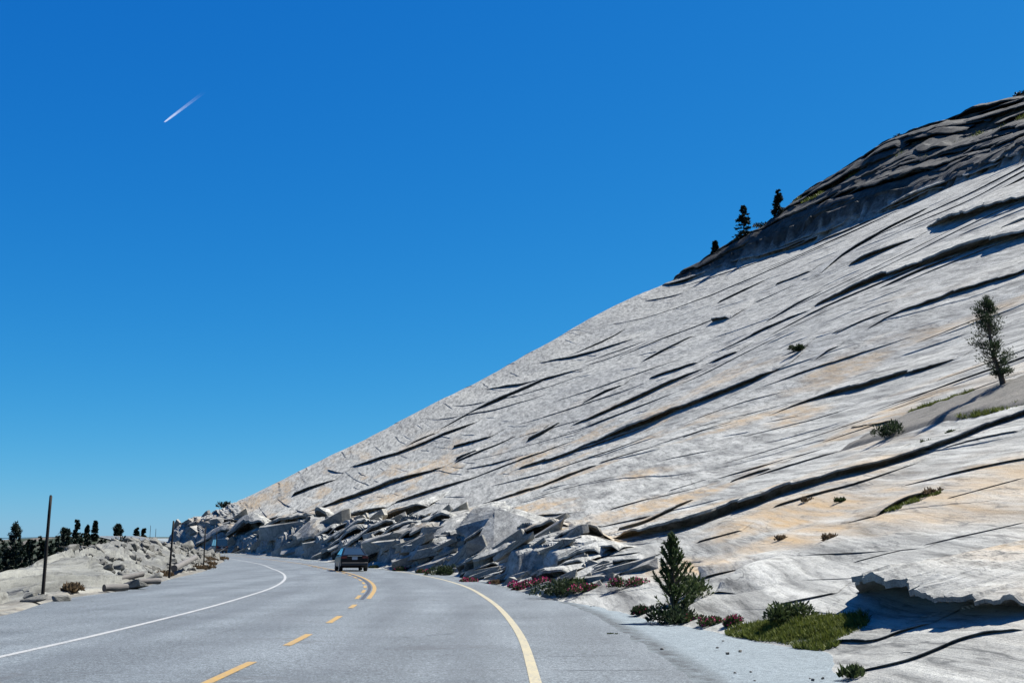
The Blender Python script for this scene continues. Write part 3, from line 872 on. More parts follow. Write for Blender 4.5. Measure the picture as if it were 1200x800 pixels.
# ground sheet to the horizon ------------------------------------------------
def ground_low(x, y):
    xe = np.where(y < 330, road_x(np.clip(y, -40, 330)), road_x(330) - 0.9 * (y - 330))
    d = np.maximum(xe - pave_left_off(np.clip(y, -40, 340)) - 6 - x, 0)          # metres left of the road bench
    r = np.maximum(x - (xe + 8), 0)
    z = road_z(np.clip(y, -40, 330)) - 0.22
    z = z - 0.28 * np.minimum(d, 45) - 0.06 * np.clip(d - 45, 0, 500)
    z = z - 0.0 * r
    far = smooth(300, 700, np.hypot(x, y))
    z = z * (1 - far) + (-48 + 10 * fbm(x / 400, y / 400, 90, 3)) * far
    return z + 0.5 * fbm(x / 7, y / 7, 91, 4) * smooth(1, 12, d)
rr = np.concatenate([[0.3], np.exp(np.linspace(math.log(2), math.log(9000), 190))])
th = np.linspace(0, 2 * math.pi, 361)[:-1]
GX = rr[:, None] * np.sin(th)[None, :]; GY = rr[:, None] * np.cos(th)[None, :]
GZ = ground_low(GX.ravel(), GY.ravel())
ii = np.arange(GX.size).reshape(GX.shape)
nx = np.roll(ii, -1, axis=1)
gf = np.stack([ii[:-1].ravel(), nx[:-1].ravel(), nx[1:].ravel(), ii[1:].ravel()], 1)[:, ::-1]
ground = link('ground', mesh_np('ground', np.stack([GX.ravel(), GY.ravel(), GZ], 1), gf), MAT['earth'], None, True)
tag(ground, kind='structure')

# rocky bank on the inside of the bend ----------------------------------------
bank_crest = pchip([-30, 15, 24, 30, 35, 45, 53, 60, 70, 80, 90, 100, 110, 120, 130, 138, 150, 220],
                   [0.0, 0.05, 0.15, 0.22, 0.38, 0.95, 1.35, 1.62, 1.76, 1.72, 1.55, 1.25, 0.95, 0.65, 0.40, 0.25, 0.05, 0.0])
bank_wide = pchip([-30, 30, 45, 60, 80, 100, 130, 220], [5, 4.5, 4.2, 4.4, 4.0, 3.2, 2.4, 2.0])
def bank_surface(x, y):
    d = pave_left_x(y) - x
    w = bank_wide(y)
    c = bank_crest(y)
    rub = smooth(44, 58, y)
    n = fbm(x / 3.1, y / 5.0, 101, 4)
    z = c * smooth(0.15, 1.0, d / w + 0.12 * n)
    z = z - 0.45 * np.maximum(d - w * 0.9, 0)
    pp = (x + 0.55 * y) / 1.14; qq = (y - 0.55 * x) / 1.14
    a1, _g = sheets(-pp + 0.3 * qq, qq, 1.1, 0.12, 111, 1.0, 0.35)
    a2, _g = sheets(-pp + 0.3 * qq, qq, 0.45, 0.2, 112, 1.0, 0.35)
    d1, d2, rid, ox, oy = cells(x / 0.9, y / 1.6, 113)
    e1, e2, rid2, ox2, oy2 = cells(x / 0.4, y / 0.8, 114)
    inn = smooth(0.3, 1.3, d)
    z = z + inn * (0.26 * a1 + 0.10 * a2)
    z = z + inn * rub * ((rid - 0.5) * 0.22 + 0.2 * ox * (rid - 0.3) + (rid2 - 0.5) * 0.12)
    z = z + 0.05 * fbm(x * 1.2, y * 1.2, 103, 3) * smooth(0, 0.6, d)
    return road_z(y) + z - 0.10 * (1 - smooth(-0.1, 0.35, d)), d
by = np.exp(np.linspace(math.log(8), math.log(205), 640))
bd = np.concatenate([np.linspace(-0.25, 8, 190), 8 + 42 * np.linspace(0.01, 1, 60) ** 1.6])
BY = np.repeat(by[:, None], len(bd), 1)
BX = pave_left_x(BY) - bd[None, :]
bz, _ = bank_surface(BX.ravel(), BY.ravel())
ii = np.arange(BX.size).reshape(BX.shape)
bf = np.stack([ii[:-1, :-1].ravel(), ii[1:, :-1].ravel(), ii[1:, 1:].ravel(), ii[:-1, 1:].ravel()], 1)
bme = mesh_np('rocky_bank', np.stack([BX.ravel(), BY.ravel(), bz], 1), bf)
dd = np.repeat(bd[None, :], len(by), 0).ravel()
for nm, arr in (('lichen_shade', dd * 0), ('stain', 0.25 * (1 - smooth(0.2, 1.6, dd))), ('broken', 0.35 + 1.2 * smooth(44, 58, BY.ravel()))):
    at = bme.attributes.new(nm, 'FLOAT', 'POINT'); at.data.foreach_set('value', arr.astype(np.float32))
MAT['bank'] = granite('bank_granite', True)
bank = link('rocky_bank', bme, MAT['bank'], None, True)
tag(bank, kind='structure')

def bank_z(x, y):
    z, d = bank_surface(np.array([x], float), np.array([y], float))
    return float(z[0])
def dome_z(x, y):
    return float(dome_surface(np.array([x], float), np.array([y], float))[0][0])

# far granite knoll beyond the trees
def knoll():
    n = 70
    xs = np.linspace(-1, 1, n)
    U, Vv = np.meshgrid(xs, xs)
    r = np.hypot(U, Vv)
    X = -101 + 19 * U; Y = 260 + 26 * Vv
    Z = 2.6 - 26 * r ** 2 + 1.6 * fbm(X.ravel() / 5, Y.ravel() / 5, 120, 4).reshape(X.shape)
    ii = np.arange(n * n).reshape(n, n)
    f = np.stack([ii[:-1, :-1].ravel(), ii[:-1, 1:].ravel(), ii[1:, 1:].ravel(), ii[1:, :-1].ravel()], 1)
    me = mesh_np('granite_knoll', np.stack([X.ravel(), Y.ravel(), Z.ravel()], 1), f)
    o = link('granite_knoll', me, MAT['granite'], None, True)
    tag(o, kind='structure')
knoll()

# ------------------------------------------------------------------ vegetation
def needle_mat(name, dark, light, transl=0.25):
    m, nt, b = new_mat(name)
    g = nt.nodes.new('ShaderNodeNewGeometry')
    n = noise_n(nt, coords(nt), 3.0, 3)
    f = math_n(nt, 'ADD', math_n(nt, 'MULTIPLY', g.outputs['Random Per Island'], 0.6), math_n(nt, 'MULTIPLY', n, 0.4))
    c = mixc(nt, f, dark, light)
    nt.links.new(c, b.inputs['Base Color'])
    b.inputs['Roughness'].default_value = 0.65; b.inputs['Specular IOR Level'].default_value = 0.2
    tr = nt.nodes.new('ShaderNodeBsdfTranslucent'); nt.links.new(c, tr.inputs['Color'])
    mx = nt.nodes.new('ShaderNodeMixShader'); mx.inputs[0].default_value = transl
    out = nt.nodes['Material Output']
    nt.links.new(b.outputs[0], mx.inputs[1]); nt.links.new(tr.outputs[0], mx.inputs[2]); nt.links.new(mx.outputs[0], out.inputs['Surface'])
    return m
MAT['needle'] = needle_mat('pine_needles', (0.013, 0.024, 0.012), (0.038, 0.058, 0.024))
MAT['needle_young'] = needle_mat('young_pine_needles', (0.018, 0.034, 0.013), (0.058, 0.085, 0.030))
MAT['needle_far'] = needle_mat('fir_needles', (0.007, 0.015, 0.011), (0.018, 0.031, 0.020), 0.1)
MAT['leaf'] = needle_mat('shrub_leaves', (0.02, 0.034, 0.012), (0.058, 0.08, 0.027))
MAT['leaf_dark'] = needle_mat('dark_shrub_leaves', (0.013, 0.023, 0.012), (0.033, 0.05, 0.02))
MAT['grass'] = needle_mat('grass_blades', (0.04, 0.062, 0.012), (0.13, 0.145, 0.028))
MAT['dry'] = needle_mat('dry_stems', (0.07, 0.05, 0.03), (0.15, 0.11, 0.065))
MAT['pink'] = needle_mat('magenta_petals', (0.25, 0.012, 0.06), (0.46, 0.05, 0.18), 0.3)
MAT['bark'] = simple('bark', (0.075, 0.058, 0.045), 0.9, 0.5, 18, 0, 0.1, 0.01)

def tris(name, C, D, size, aspect, rng, mat, parent):
    """many small pointed leaves: centres C, directions D, lengths size"""
    n = len(C)
    D = D / np.maximum(np.linalg.norm(D, axis=1, keepdims=True), 1e-6)
    R = rng.normal(size=(n, 3))
    S = np.cross(D, R); S /= np.maximum(np.linalg.norm(S, axis=1, keepdims=True), 1e-6)
    L = (size * rng.uniform(0.6, 1.3, n))[:, None]
    w = L * aspect
    V = np.stack([C - S * w * 0.5, C + S * w * 0.5, C + D * L * 0.55 + S * w * 0.42, C + D * L, C + D * L * 0.5 - S * w * 0.45], 1).reshape(-1, 3)
    F = np.arange(n * 5).reshape(n, 5)
    return link(name, mesh_np(name, V, F), mat, parent)

def trunk_path(h, bend, rng, n=9):
    t = np.linspace(0, 1, n)
    x = bend[0] * ((1 - t) ** 2.2) + 0.012 * h * rng.normal(size=n) * (t > 0) * (t < 1)
    y = bend[1] * ((1 - t) ** 2.2)
    return np.stack([x, y, t * h], 1)

def conifer(name, label, cat, loc, h, width, mat, seed, style='pine', group=None, bend=(0, 0), blades=2600, leaf=None, lean=(0, 0), gaps=0.25, bare=0.12):
    rng = np.random.default_rng(seed)
    root = thing(name, label, cat, loc, 0, group)
    path = trunk_path(h, bend, rng)
    path[:, 0] += lean[0] * path[:, 2]; path[:, 1] += lean[1] * path[:, 2]
    r0 = h * (0.032 if style != 'fir' else 0.018)
    m = MB()
    m.tube([tuple(p) for p in path], [r0 * (1.35 if i == 0 else 1) * (1 - 0.9 * i / (len(path) - 1)) + 0.004 for i in range(len(path))], 8)
    def at(t):
        k = np.clip(t, 0, 1) * (len(path) - 1); i = np.minimum(k.astype(int), len(path) - 2); f = (k - i)[:, None]
        return path[i] * (1 - f) + path[i + 1] * f
    if style == 'young':
        levels = np.repeat(np.linspace(0.06, 0.9, 13), 6); levels = levels + rng.normal(0, 0.012, levels.size)
    elif style == 'fir':
        levels = bare + (0.985 - bare) * rng.random(70) ** 0.9
    else:
        levels = bare + (0.97 - bare) * rng.random(66) ** 0.9
    levels = np.sort(levels)
    az = rng.uniform(0, 2 * math.pi, levels.size)
    t = levels
    if style == 'young':
        ln = width * (1.03 - t) ** 0.8 * rng.uniform(0.75, 1.1, t.size)
        rise = 0.55 + 0.9 * t
    elif style == 'fir':
        ln = width * np.maximum((1.0 - t), 0.04) ** 0.9 * rng.uniform(0.45, 1.15, t.size)
        rise = -0.15 + 0.5 * t
    else:
        prof = np.clip(np.sin(np.pi * np.clip((t - bare * 0.6) / (1.04 - bare * 0.6), 0, 1) ** 0.75) ** 0.8, 0.12, 1)
        ln = width * prof * rng.uniform(0.4, 1.15, t.size)
        rise = 0.1 + 0.8 * t
    keep = rng.random(t.size) > gaps * (0.5 if style == 'young' else 1)
    t, az, ln, rise = t[keep], az[keep], ln[keep], rise[keep]
    O = at(t)
    dirs = np.stack([np.cos(az), np.sin(az), rise], 1); dirs /= np.linalg.norm(dirs, axis=1, keepdims=True)
    for i in range(len(t)):
        e = O[i] + dirs[i] * ln[i] * 0.8
        mid = O[i] + dirs[i] * ln[i] * 0.4 - np.array([0, 0, 0.04 * ln[i]])
        m.tube([tuple(O[i]), tuple(mid), tuple(e)], [r0 * 0.28 * (1 - 0.5 * t[i]) + 0.002, r0 * 0.18, 0.003], 4, False)
    m.build('trunk', MAT['bark'], root, True)
    leaf = leaf or h * 0.05
    nb = blades
    bi = rng.integers(0, len(t), nb)
    if style == 'pine':
        # tufts towards the branch ends
        f = 1 - np.abs(rng.normal(0, 0.33, nb)); f = np.clip(f, 0.15, 1)
        tuft = rng.integers(0, 4, nb)
        tr = np.random.default_rng(seed + 1).normal(size=(len(t), 4, 3)) * 0.16
        C = O[bi] + dirs[bi] * (ln[bi] * np.round(f * 4) / 4)[:, None] + tr[bi, tuft] * ln[bi][:, None] + rng.normal(size=(nb, 3)) * (0.017 * h)
        D = dirs[bi] * 0.7 + rng.normal(size=(nb, 3)) * 0.7 + np.array([0, 0, 0.4])
    elif style == 'young':
        f = rng.random(nb) ** 0.7
        C = O[bi] + dirs[bi] * (ln[bi] * f)[:, None] + np.array([0, 0, 1.0]) * (0.22 * ln[bi] * f ** 2)[:, None]
        D = dirs[bi] * 0.9 + rng.normal(size=(nb, 3)) * 0.55 + np.array([0, 0, 0.5])
        top = rng.random(nb) < 0.08
        C[top] = at(np.clip(1 - 0.3 * rng.random(top.sum()), 0, 1)); D[top] = rng.normal(size=(top.sum(), 3)) * 0.6 + np.array([0, 0, 1.2])
    else:
        f = rng.random(nb) ** 0.6
        droop = 0.25 * ln[bi] * f ** 2
        C = O[bi] + dirs[bi] * (ln[bi] * f)[:, None] + rng.normal(size=(nb, 3)) * (0.12 * ln[bi])[:, None] * np.array([1, 1, 0.35]) - np.array([0, 0, 1.0]) * droop[:, None]
        D = dirs[bi] + rng.normal(size=(nb, 3)) * 0.45
    tris('crown', C, D, np.full(nb, leaf), 0.30 if style != 'fir' else 0.42, rng, mat, root)
    return root

def shrub(name, label, cat, loc, size, mat, seed, group=None, n=900, leaf=0.05, flowers=0, fl_size=0.03, rz=0.0, parts=True, stemmy=0.0):
    rng = np.random.default_rng(seed)
    root = thing(name, label, cat, loc, rz, group)
    lobes = rng.normal(size=(7, 3)) * np.array([0.33, 0.33, 0.12]); lobes[:, 2] = np.abs(lobes[:, 2])
    def pts(k, lo):
        li = rng.integers(0, 7, k)
        d = rng.normal(size=(k, 3)); d /= np.linalg.norm(d, axis=1, keepdims=True); d[:, 2] = np.abs(d[:, 2])
        r = (rng.uniform(lo, 1, k) ** 0.5)[:, None]
        return (lobes[li] + d * r * np.array([0.36, 0.36, 0.75])), d
    C, d = pts(n, 0.15)
    S = np.array(size)
    tris('foliage', C * S, d + rng.normal(size=(n, 3)) * 0.5 + np.array([0, 0, 0.5 + stemmy]), np.full(n, leaf), 0.42, rng, mat, root)
    if flowers:
        C, d = pts(flowers, 0.85)
        tris('flower_heads', C * S * 1.05, rng.normal(size=(flowers, 3)) * 0.5 + np.array([0, 0, 1.0]), np.full(flowers, fl_size), 0.8, rng, MAT['pink'], root)['kind'] = 'stuff'
    m = MB(); r2 = random.Random(seed)
    for k in range(6):
        a = r2.uniform(0, 6.28)
        m.tube([(0, 0, -0.06), (math.cos(a) * S[0] * 0.2, math.sin(a) * S[1] * 0.2, S[2] * 0.35)], [0.012 * S[2] + 0.004, 0.004], 4)
    m.build('stem', MAT['bark'], root)
    return root

# pine rooted on the slab with its shadow on the rock
def dz(x, y): return dome_z(x, y)
px_, py_ = 16.45, 38.5
conifer('slab_pine', 'lone lodgepole pine with curved trunk rooted on the open rock slab', 'pine tree', (px_, py_, dz(px_, py_) - 0.08), 3.4, 0.66, MAT['needle'], 11,
        'pine', bend=(0.36, 0.0), blades=6200, leaf=0.085, lean=(-0.015, 0), gaps=0.32, bare=0.18)
conifer('young_pine', 'bushy young pine with upright candle shoots growing beside the road shoulder', 'pine tree', (3.13, 22.6, 0.0), 1.66, 0.60, MAT['needle_young'], 21,
        'young', blades=5200, leaf=0.08, gaps=0.25)

GR = 'dark conifers standing beyond the rocky bank'
def top_to_h(a, b, y): return a * y, 1.4 + b * y
# (direction x/y, top z/y, distance, width) of each conifer beyond the bank
FAR = [(-0.430, 0.0205, 92, 1.9, 'ragged tall dark conifer with a flat broken top beyond the bank'),
       (-0.4185, 0.0065, 105, 1.8, 'short pointed dark conifer between the broken topped tree and the tall pole'),
       (-0.4060, 0.0045, 108, 1.8, 'short dark conifer between the pointed short one and the tall snow pole'),
       (-0.4440, -0.0010, 90, 2.4, 'low dark conifer at the foot of the broken topped tree'),
       (-0.4000, -0.001, 96, 2.4, 'broad low dark conifer behind the tall snow pole'),
       (-0.3870, 0.0165, 165, 2.2, 'open pine with spreading tiers standing on the pale knoll'),
       (-0.3775, 0.0245, 110, 1.9, 'tallest dark conifer of the clump beyond the bank'),
       (-0.3855, 0.0100, 102, 1.7, 'dark conifer between the tallest one and the tree on the knoll'),
       (-0.3685, 0.0185, 112, 1.3, 'slim pointed dark conifer between the tallest and the narrow ragged one'),
       (-0.3615, 0.0225, 116, 1.3, 'narrow ragged conifer with open top ending the clump beside the bank crest'),
       (-0.3740, 0.0075, 100, 1.8, 'low dark conifer filling the middle of the clump'),
       (-0.3560, 0.0065, 150, 0.9, 'tiny pointed conifer peeking over the bank edge'),
       (-0.3505, 0.0075, 140, 1.2, 'small round topped conifer beside the windswept tree'),
       (-0.3415, 0.0190, 128, 1.7, 'windswept conifer with layered open branches on the bank crest'),
       (-0.3255, 0.0165, 190, 1.5, 'slightly taller of two small firs side by side beyond the crest'),
       (-0.3190, 0.0155, 192, 1.3, 'slightly shorter of two small firs side by side beyond the crest'),
       (-0.3935, -0.002, 100, 2.0, 'low dark conifer close beside the tall snow pole'),
       (-0.4580, 0.002, 100, 2.3, 'dark conifer filling the edge of the clump past the broken topped tree')]
for i, (a, b, y, w, lab) in enumerate(FAR):
    y = y * 2.0 if y < 150 else y * 1.3; w = w * 0.62
    x = a * y; zt = 1.4 + b * y
    zg = float(ground_low(np.array([x]), np.array([float(y)]))[0]) - 0.3
    h = max(4.0, zt - zg)
    st = 'fir' if i not in (0, 5, 13) else 'pine'
    bare = 0.05 if st == 'fir' else 0.15
    conifer('conifer', lab, 'conifer', (x, y, zt - h), h, w * (1.0 if st == 'fir' else 0.95), MAT['needle_far'], 300 + i, st, GR, blades=5200, leaf=0.42 if st == 'fir' else 0.40, gaps=0.12, bare=bare)


# the dense stand filling the hollow: copies of a few firs
_src = []
for k in range(4):
    t_ = conifer('hollow_conifer', 'dark conifer in the dense stand filling the hollow beyond the rocky bank', 'conifer', (-100, 220, -20), 14.0, 1.9, MAT['needle_far'], 380 + k, 'fir', 'conifers filling the hollow beyond the bank', blades=2600, leaf=0.5, gaps=0.1, bare=0.04)
    _src.append(t_)
_r = random.Random(44)
for k in range(38):
    a = -0.465 + 0.118 * (k + _r.random()) / 38; y = _r.uniform(165, 250)
    top = 1.4 + y * (_r.uniform(-0.002, 0.014) - 0.012 * max(0, (a + 0.365) / 0.03))
    o = _src[k] if k < 4 else copy_tree(_src[k % 4])
    s_ = _r.uniform(0.75, 1.1)
    o.location = (a * y, y, top - 14.0 * s_); o.scale = (s_ * _r.uniform(0.8, 1.2), s_, s_); o.rotation_euler = (0, 0, _r.uniform(0, 6.28))
# trees and bushes on the skyline
def skyline_spot(a, back=0.0):
    y = np.linspace(140, 275, 700)
    z = dome_surface(a * y, y)[0]
    k = int(np.argmax((z - 1.4) / y))
    return float(a * y[k]), float(y[k]), float(z[k])
for i, (a, top, w, lab) in enumerate(((0.1844, 0.2729, 1.2, 'smallest of three dark pines on the edge of the layered cap rock'),
                                      (0.2110, 0.3066, 3.0, 'biggest and broadest of three dark pines on the edge of the cap rock'),
                                      (0.2435, 0.3210, 1.7, 'slim dark pine highest of three on the edge of the cap rock'))):
    x, y, z = skyline_spot(a)
    h = max(2.0, 1.4 + top * y - z) + 0.6
    conifer('ridge_pine', lab, 'pine tree', (x, y, z - 0.6), h, w, MAT['needle_far'], 400 + i, 'fir', 'pines on the cap rock skyline', blades=2600, leaf=0.55, gaps=0.08, bare=0.08)
for i, (a, w, h, lab) in enumerate(((0.3560, 2.4, 1.3, 'low dark bush on the skyline midway up the cap rock'), (0.4405, 2.0, 1.3, 'low dark bush on the skyline near the top of the cap rock'),
                                    (0.4740, 1.6, 1.2, 'rounded dark bush highest on the cap rock skyline'), (-0.2515, 1.7, 1.5, 'small dark bush alone on the skyline near the low end of the slope'),
                                    (0.2290, 2.4, 1.2, 'low dark bush between two pines on the cap rock edge'))):
    x, y, z = skyline_spot(a)
    shrub('skyline_bush', lab, 'bush', (x, y, z - 0.15), (w, w, h), MAT['needle_far'], 420 + i, 'bushes on the rock skyline', n=500, leaf=0.4)

# plants along the foot of the rock -------------------------------------------
def foot_z(x, y): return max(float(road_z(y)) - 0.02, dome_z(x, y))
FL = [(-1.75, 48.4, 0.9, 0.30, 'leaf', 420, 'small pink flowered tuft alone at the foot of the dark cut blocks'),
      (-0.45, 45.5, 1.1, 0.22, 'dry', 60, 'low brownish tuft between the two pink flowered mats at the rock foot'),
      (0.30, 39.2, 1.0, 0.42, 'leaf_dark', 700, 'half of the brightest magenta flower mat, the one towards the brownish tuft'),
      (0.95, 37.6, 1.1, 0.42, 'leaf_dark', 760, 'half of the brightest magenta flower mat, the one towards the slanting shrub'),
      (2.0, 31.6, 0.9, 0.36, 'leaf', 330, 'pink and green mat between the slanting shrub and the sloping pink mat'),
      (3.0, 30.2, 0.95, 0.42, 'leaf', 360, 'pink flowered mat sloping up the rock behind the young pine'),
      (2.75, 24.6, 0.6, 0.28, 'leaf_dark', 120, 'dark low mat touching the road side of the young pine'),
      (3.30, 22.0, 0.40, 0.20, 'leaf', 60, 'small green mat with few pink flowers under the young pine'),
      (3.55, 21.0, 0.50, 0.26, 'leaf', 230, 'rounded mat with pink flowers between young pine and the last pink mat'),
      (3.80, 20.3, 0.50, 0.30, 'leaf', 300, 'rounded pink flowered mat beside the green grass'),
      (-4.9, 64.2, 1.2, 0.40, 'leaf', 120, 'green tuft with a few pink flowers under the tall dark cut face'),
      (-6.6, 70.0, 1.3, 0.45, 'leaf_dark', 60, 'dark green tuft at the rock foot past the parked shade of the cut'),
      (-9.4, 80.0, 1.0, 0.30, 'leaf_dark', 0, 'dark green tuft at the rock foot close behind the dark car')]
for i, (x, y, w, h, mt, nf, lab) in enumerate(FL):
    shrub('flower_mat', lab.replace('past the parked shade of the cut', 'just before the dark car'), 'flowers', (x, y, foot_z(x, y) - 0.03), (w * 0.62, w * 0.5, h * 0.72), MAT[mt], 500 + i, 'flowering mats along the foot of the rock',
          n=1300, leaf=0.035 + 0.0009 * y, flowers=int(nf * 0.6), fl_size=0.014 + 0.0009 * y)
SH = [(1.35, 32.3, 1.0, 0.55, 'leaf_dark', 'slanting green shrub at the rock foot with pale stones under it'),
      (1.75, 32.6, 0.7, 0.35, 'leaf', 'low pale green shrub beside the slanting shrub'),
      (3.80, 24.6, 0.75, 0.60, 'leaf', 'leafy green shrub close behind the young pine on the rock side'),
      (3.05, 22.3, 0.75, 0.42, 'leaf_dark', 'dark spreading shrub around the base of the young pine'),
      (13.4, 39.9, 0.85, 0.60, 'leaf_dark', 'dark green bush in the corner of the soil shelf on the slab'),
      (-3.6, 60.3, 1.3, 0.6, 'leaf_dark', 'dark shrub in the shade of the tall cut face'),
      (4.6, 18.9, 0.55, 0.35, 'leaf', 'leafy clump standing in the middle of the green grass'),
      (23.7, 92.2, 0.8, 0.5, 'leaf_dark', 'tiny green shrub in a crack high on the slab')]
for i, (x, y, w, h, mt, lab) in enumerate(SH):
    shrub('shrub', lab, 'shrub', (x, y, foot_z(x, y) - 0.04), (w, w * 0.9, h), MAT[mt], 560 + i, n=1500, leaf=0.05 + 0.001 * y)
TF = [(8.56, 33.37, 'dry tuft on the upper edge of the tan stained slab'), (8.94, 31.24, 'greenish tuft beside the dry one on the tan stained slab'), (6.69, 28.73, 'reddish tuft on the pale slab lip above the wedge blocks'),
      (7.0, 25.4, 'small brown tuft on the pale slab lip nearer the grass'), (9.6, 26.2, 'tan tuft below the mossy crack'), (13.31, 34.4, 'small tuft on the long dark ledge below the soil shelf'), (12.69, 34.5, 'second small tuft on the long dark ledge below the soil shelf'),
      (3.75, 12.9, 'green weed at the corner of the gravel shoulder'), (1.66, 19.3, 'tiny weed in the gutter beside the edge line')]
for i, (x, y, lab) in enumerate(TF):
    shrub('tuft', lab, 'weed', (x, y, foot_z(x, y) - 0.02), (0.20, 0.20, 0.13) if i != 8 else (0.14, 0.1, 0.05), MAT['dry' if i in (0, 2, 3, 4) else 'leaf'], 590 + i, n=260, leaf=0.07 if i != 8 else 0.03, stemmy=0.8)

def grass(name, pts, blades, length, seed, mat='grass'):
    """blades spread over a row of blobs (x, y, radius along strike, radius across)"""
    rng = np.random.default_rng(seed)
    X = []; Y = []
    wts = np.array([a[2] * a[3] for a in pts]); wts = wts / wts.sum()
    pick = rng.choice(len(pts), blades, p=wts)
    A = np.array(pts)[pick]
    r = np.sqrt(rng.random(blades)); t = rng.uniform(0, 2 * math.pi, blades)
    dq = r * np.cos(t) * A[:, 2]; dp = r * np.sin(t) * A[:, 3]
    X = A[:, 0] + (dp - KS * dq) / KN; Y = A[:, 1] + (KS * dp + dq) / KN
    z = np.maximum(dome_surface(X, Y)[0], road_z(Y) - 0.02)
    lump = 0.5 + 0.9 * vnoise(X * 4, Y * 4, 3)
    C = np.stack([X, Y, z - 0.015], 1)
    D = rng.normal(size=(blades, 3)) * np.array([0.5, 0.5, 0.2]) + np.array([0, 0, 1.0])
    o = tris(name, C, D, length * lump, 0.16, rng, MAT[mat], None)
    return o
g = grass('grass', [(3.95, 19.2, 0.7, 0.35), (4.3, 18.4, 1.1, 0.5), (4.6, 17.6, 1.0, 0.55), (4.95, 17.6, 0.6, 0.3), (4.35, 16.8, 0.5, 0.25)], 14000, 0.10, 1)
tag(g, 'bright green grass on the wet ledge beside the gravel shoulder', 'grass', kind='stuff')
g = grass('grass', [(16.1, 43.9, 1.2, 0.22), (16.5, 42.2, 1.2, 0.22)], 1500, 0.16, 2)
tag(g, 'thin green grass strip along the upper rim of the soil shelf', 'grass', kind='stuff')
g = grass('grass', [(14.6, 35.3, 1.0, 0.22), (14.95, 34.2, 1.2, 0.28), (15.3, 33.2, 1.1, 0.25)], 2200, 0.16, 3)
tag(g, 'green grass strip along the lower rim of the soil shelf', 'grass', kind='stuff')
g = grass('grass', [(8.6, 26.3, 0.5, 0.12), (9.05, 26.3, 0.5, 0.14), (9.5, 26.1, 0.4, 0.12)], 1300, 0.09, 4)
tag(g, 'mossy grass in the short crack of the lower slab', 'grass', kind='stuff')
capg = []
rg = random.Random(9)
for q_ in (118, 126, 133, 142, 150, 158, 172, 186, 196, 206):
    p_ = float(cap_edge(q_)) + rg.uniform(7, 13)
    x, y = to_xy(p_, q_)
    capg.append((x, y, rg.uniform(3, 6), rg.uniform(0.5, 1.0)))
g = grass('grass', capg, 5000, 0.7, 5)
tag(g, 'patchy green grass on the ledges of the layered cap rock', 'grass', kind='stuff')

# soil shelf under the slab pine
def soil_shelf():
    n1, n2 = 60, 40
    U, W = np.meshgrid(np.linspace(-1, 1, n1), np.linspace(-1, 1, n2))
    q = 33.0 + 6.5 * U; p = 25.7 + 2.0 * W + 0.5 * U * 0.3
    X, Y = to_xy(p, q)
    z = dome_surface(X.ravel(), Y.ravel())[0].reshape(X.shape)
    r = np.maximum(np.abs(U) ** 2 , np.abs(W) ** 2) + 0.25 * fbm(q.ravel() / 2, p.ravel(), 130, 3).reshape(X.shape)
    Z = z - 0.10 + 0.24 * (1 - smooth(0.55, 1.0, r)) + 0.06 * fbm(X.ravel() * 2, Y.ravel() * 2, 131, 4).reshape(X.shape)
    ii = np.arange(X.size).reshape(X.shape)
    f = np.stack([ii[:-1, :-1].ravel(), ii[:-1, 1:].ravel(), ii[1:, 1:].ravel(), ii[1:, :-1].ravel()], 1)[:, ::-1]
    o = link('soil_patch', mesh_np('soil_patch', np.stack([X.ravel(), Y.ravel(), Z.ravel()], 1), f), MAT['soil'], None, True)
    tag(o, kind='structure')
soil_shelf()

# ------------------------------------------------------------------ rocks and logs by the pavement
MAT['rock'] = granite('loose_rock', True)
def rock_mesh(seed, flat=0.6):
    rnd = random.Random(seed)
    bm = bmesh.new()
    for k in range(20):
        d = Vector((rnd.gauss(0, 1), rnd.gauss(0, 1), rnd.gauss(0, 1))).normalized()
        d = Vector([math.copysign(abs(c) ** 0.6, c) for c in d])
        bm.verts.new((d.x * 0.5, d.y * 0.38, d.z * 0.5 * flat))
    bmesh.ops.convex_hull(bm, input=bm.verts)
    for v in [v for v in bm.verts if not v.link_faces]: bm.verts.remove(v)
    bmesh.ops.bevel(bm, geom=bm.edges, offset=0.03, segments=1, affect='EDGES')
    me = bpy.data.meshes.new('rock'); bm.to_mesh(me); bm.free()
    me.materials.append(MAT['rock'])
    for nm, val in (('lichen_shade', 0.0), ('stain', 0.1), ('broken', 0.9)):
        at = me.attributes.new(nm, 'FLOAT', 'POINT'); at.data.foreach_set('value', np.full(len(me.vertices), val, np.float32))
    return me
rocks = [rock_mesh(700 + k, 0.45 + 0.05 * k) for k in range(8)]
rnd = random.Random(31)
spots = []
for k in range(285):
    y = 46 * math.exp(rnd.random() ** 0.9 * math.log(135 / 46.0))
    w = float(bank_wide(y))
    d = 0.7 + rnd.random() ** 0.9 * (w + 0.6)
    spots.append((float(pave_left_x(y)) - d, y))
sx = np.array([a[0] for a in spots]); sy = np.array([a[1] for a in spots])
sz = bank_surface(sx, sy)[0]
for k, (x, y) in enumerate(spots):
    s_ = y / 1333 * rnd.choice((6, 7, 8, 9, 10, 13, 17))
    o = bpy.data.objects.new('rubble_rock', rocks[k % 8]); COL.objects.link(o)
    o.location = (x, y, sz[k] + 0.10 * s_)
    o.rotation_euler = (rnd.uniform(-0.5, 0.5), rnd.uniform(-0.5, 0.5), rnd.uniform(0, 6.28))
    o.scale = (s_ * rnd.uniform(0.8, 1.5), s_ * rnd.uniform(0.8, 1.2), s_ * rnd.uniform(0.7, 1.3))
    tag(o, 'angular grey granite rock in the rubble covering the rocky bank', 'rock', 'rubble rocks on the rocky bank')
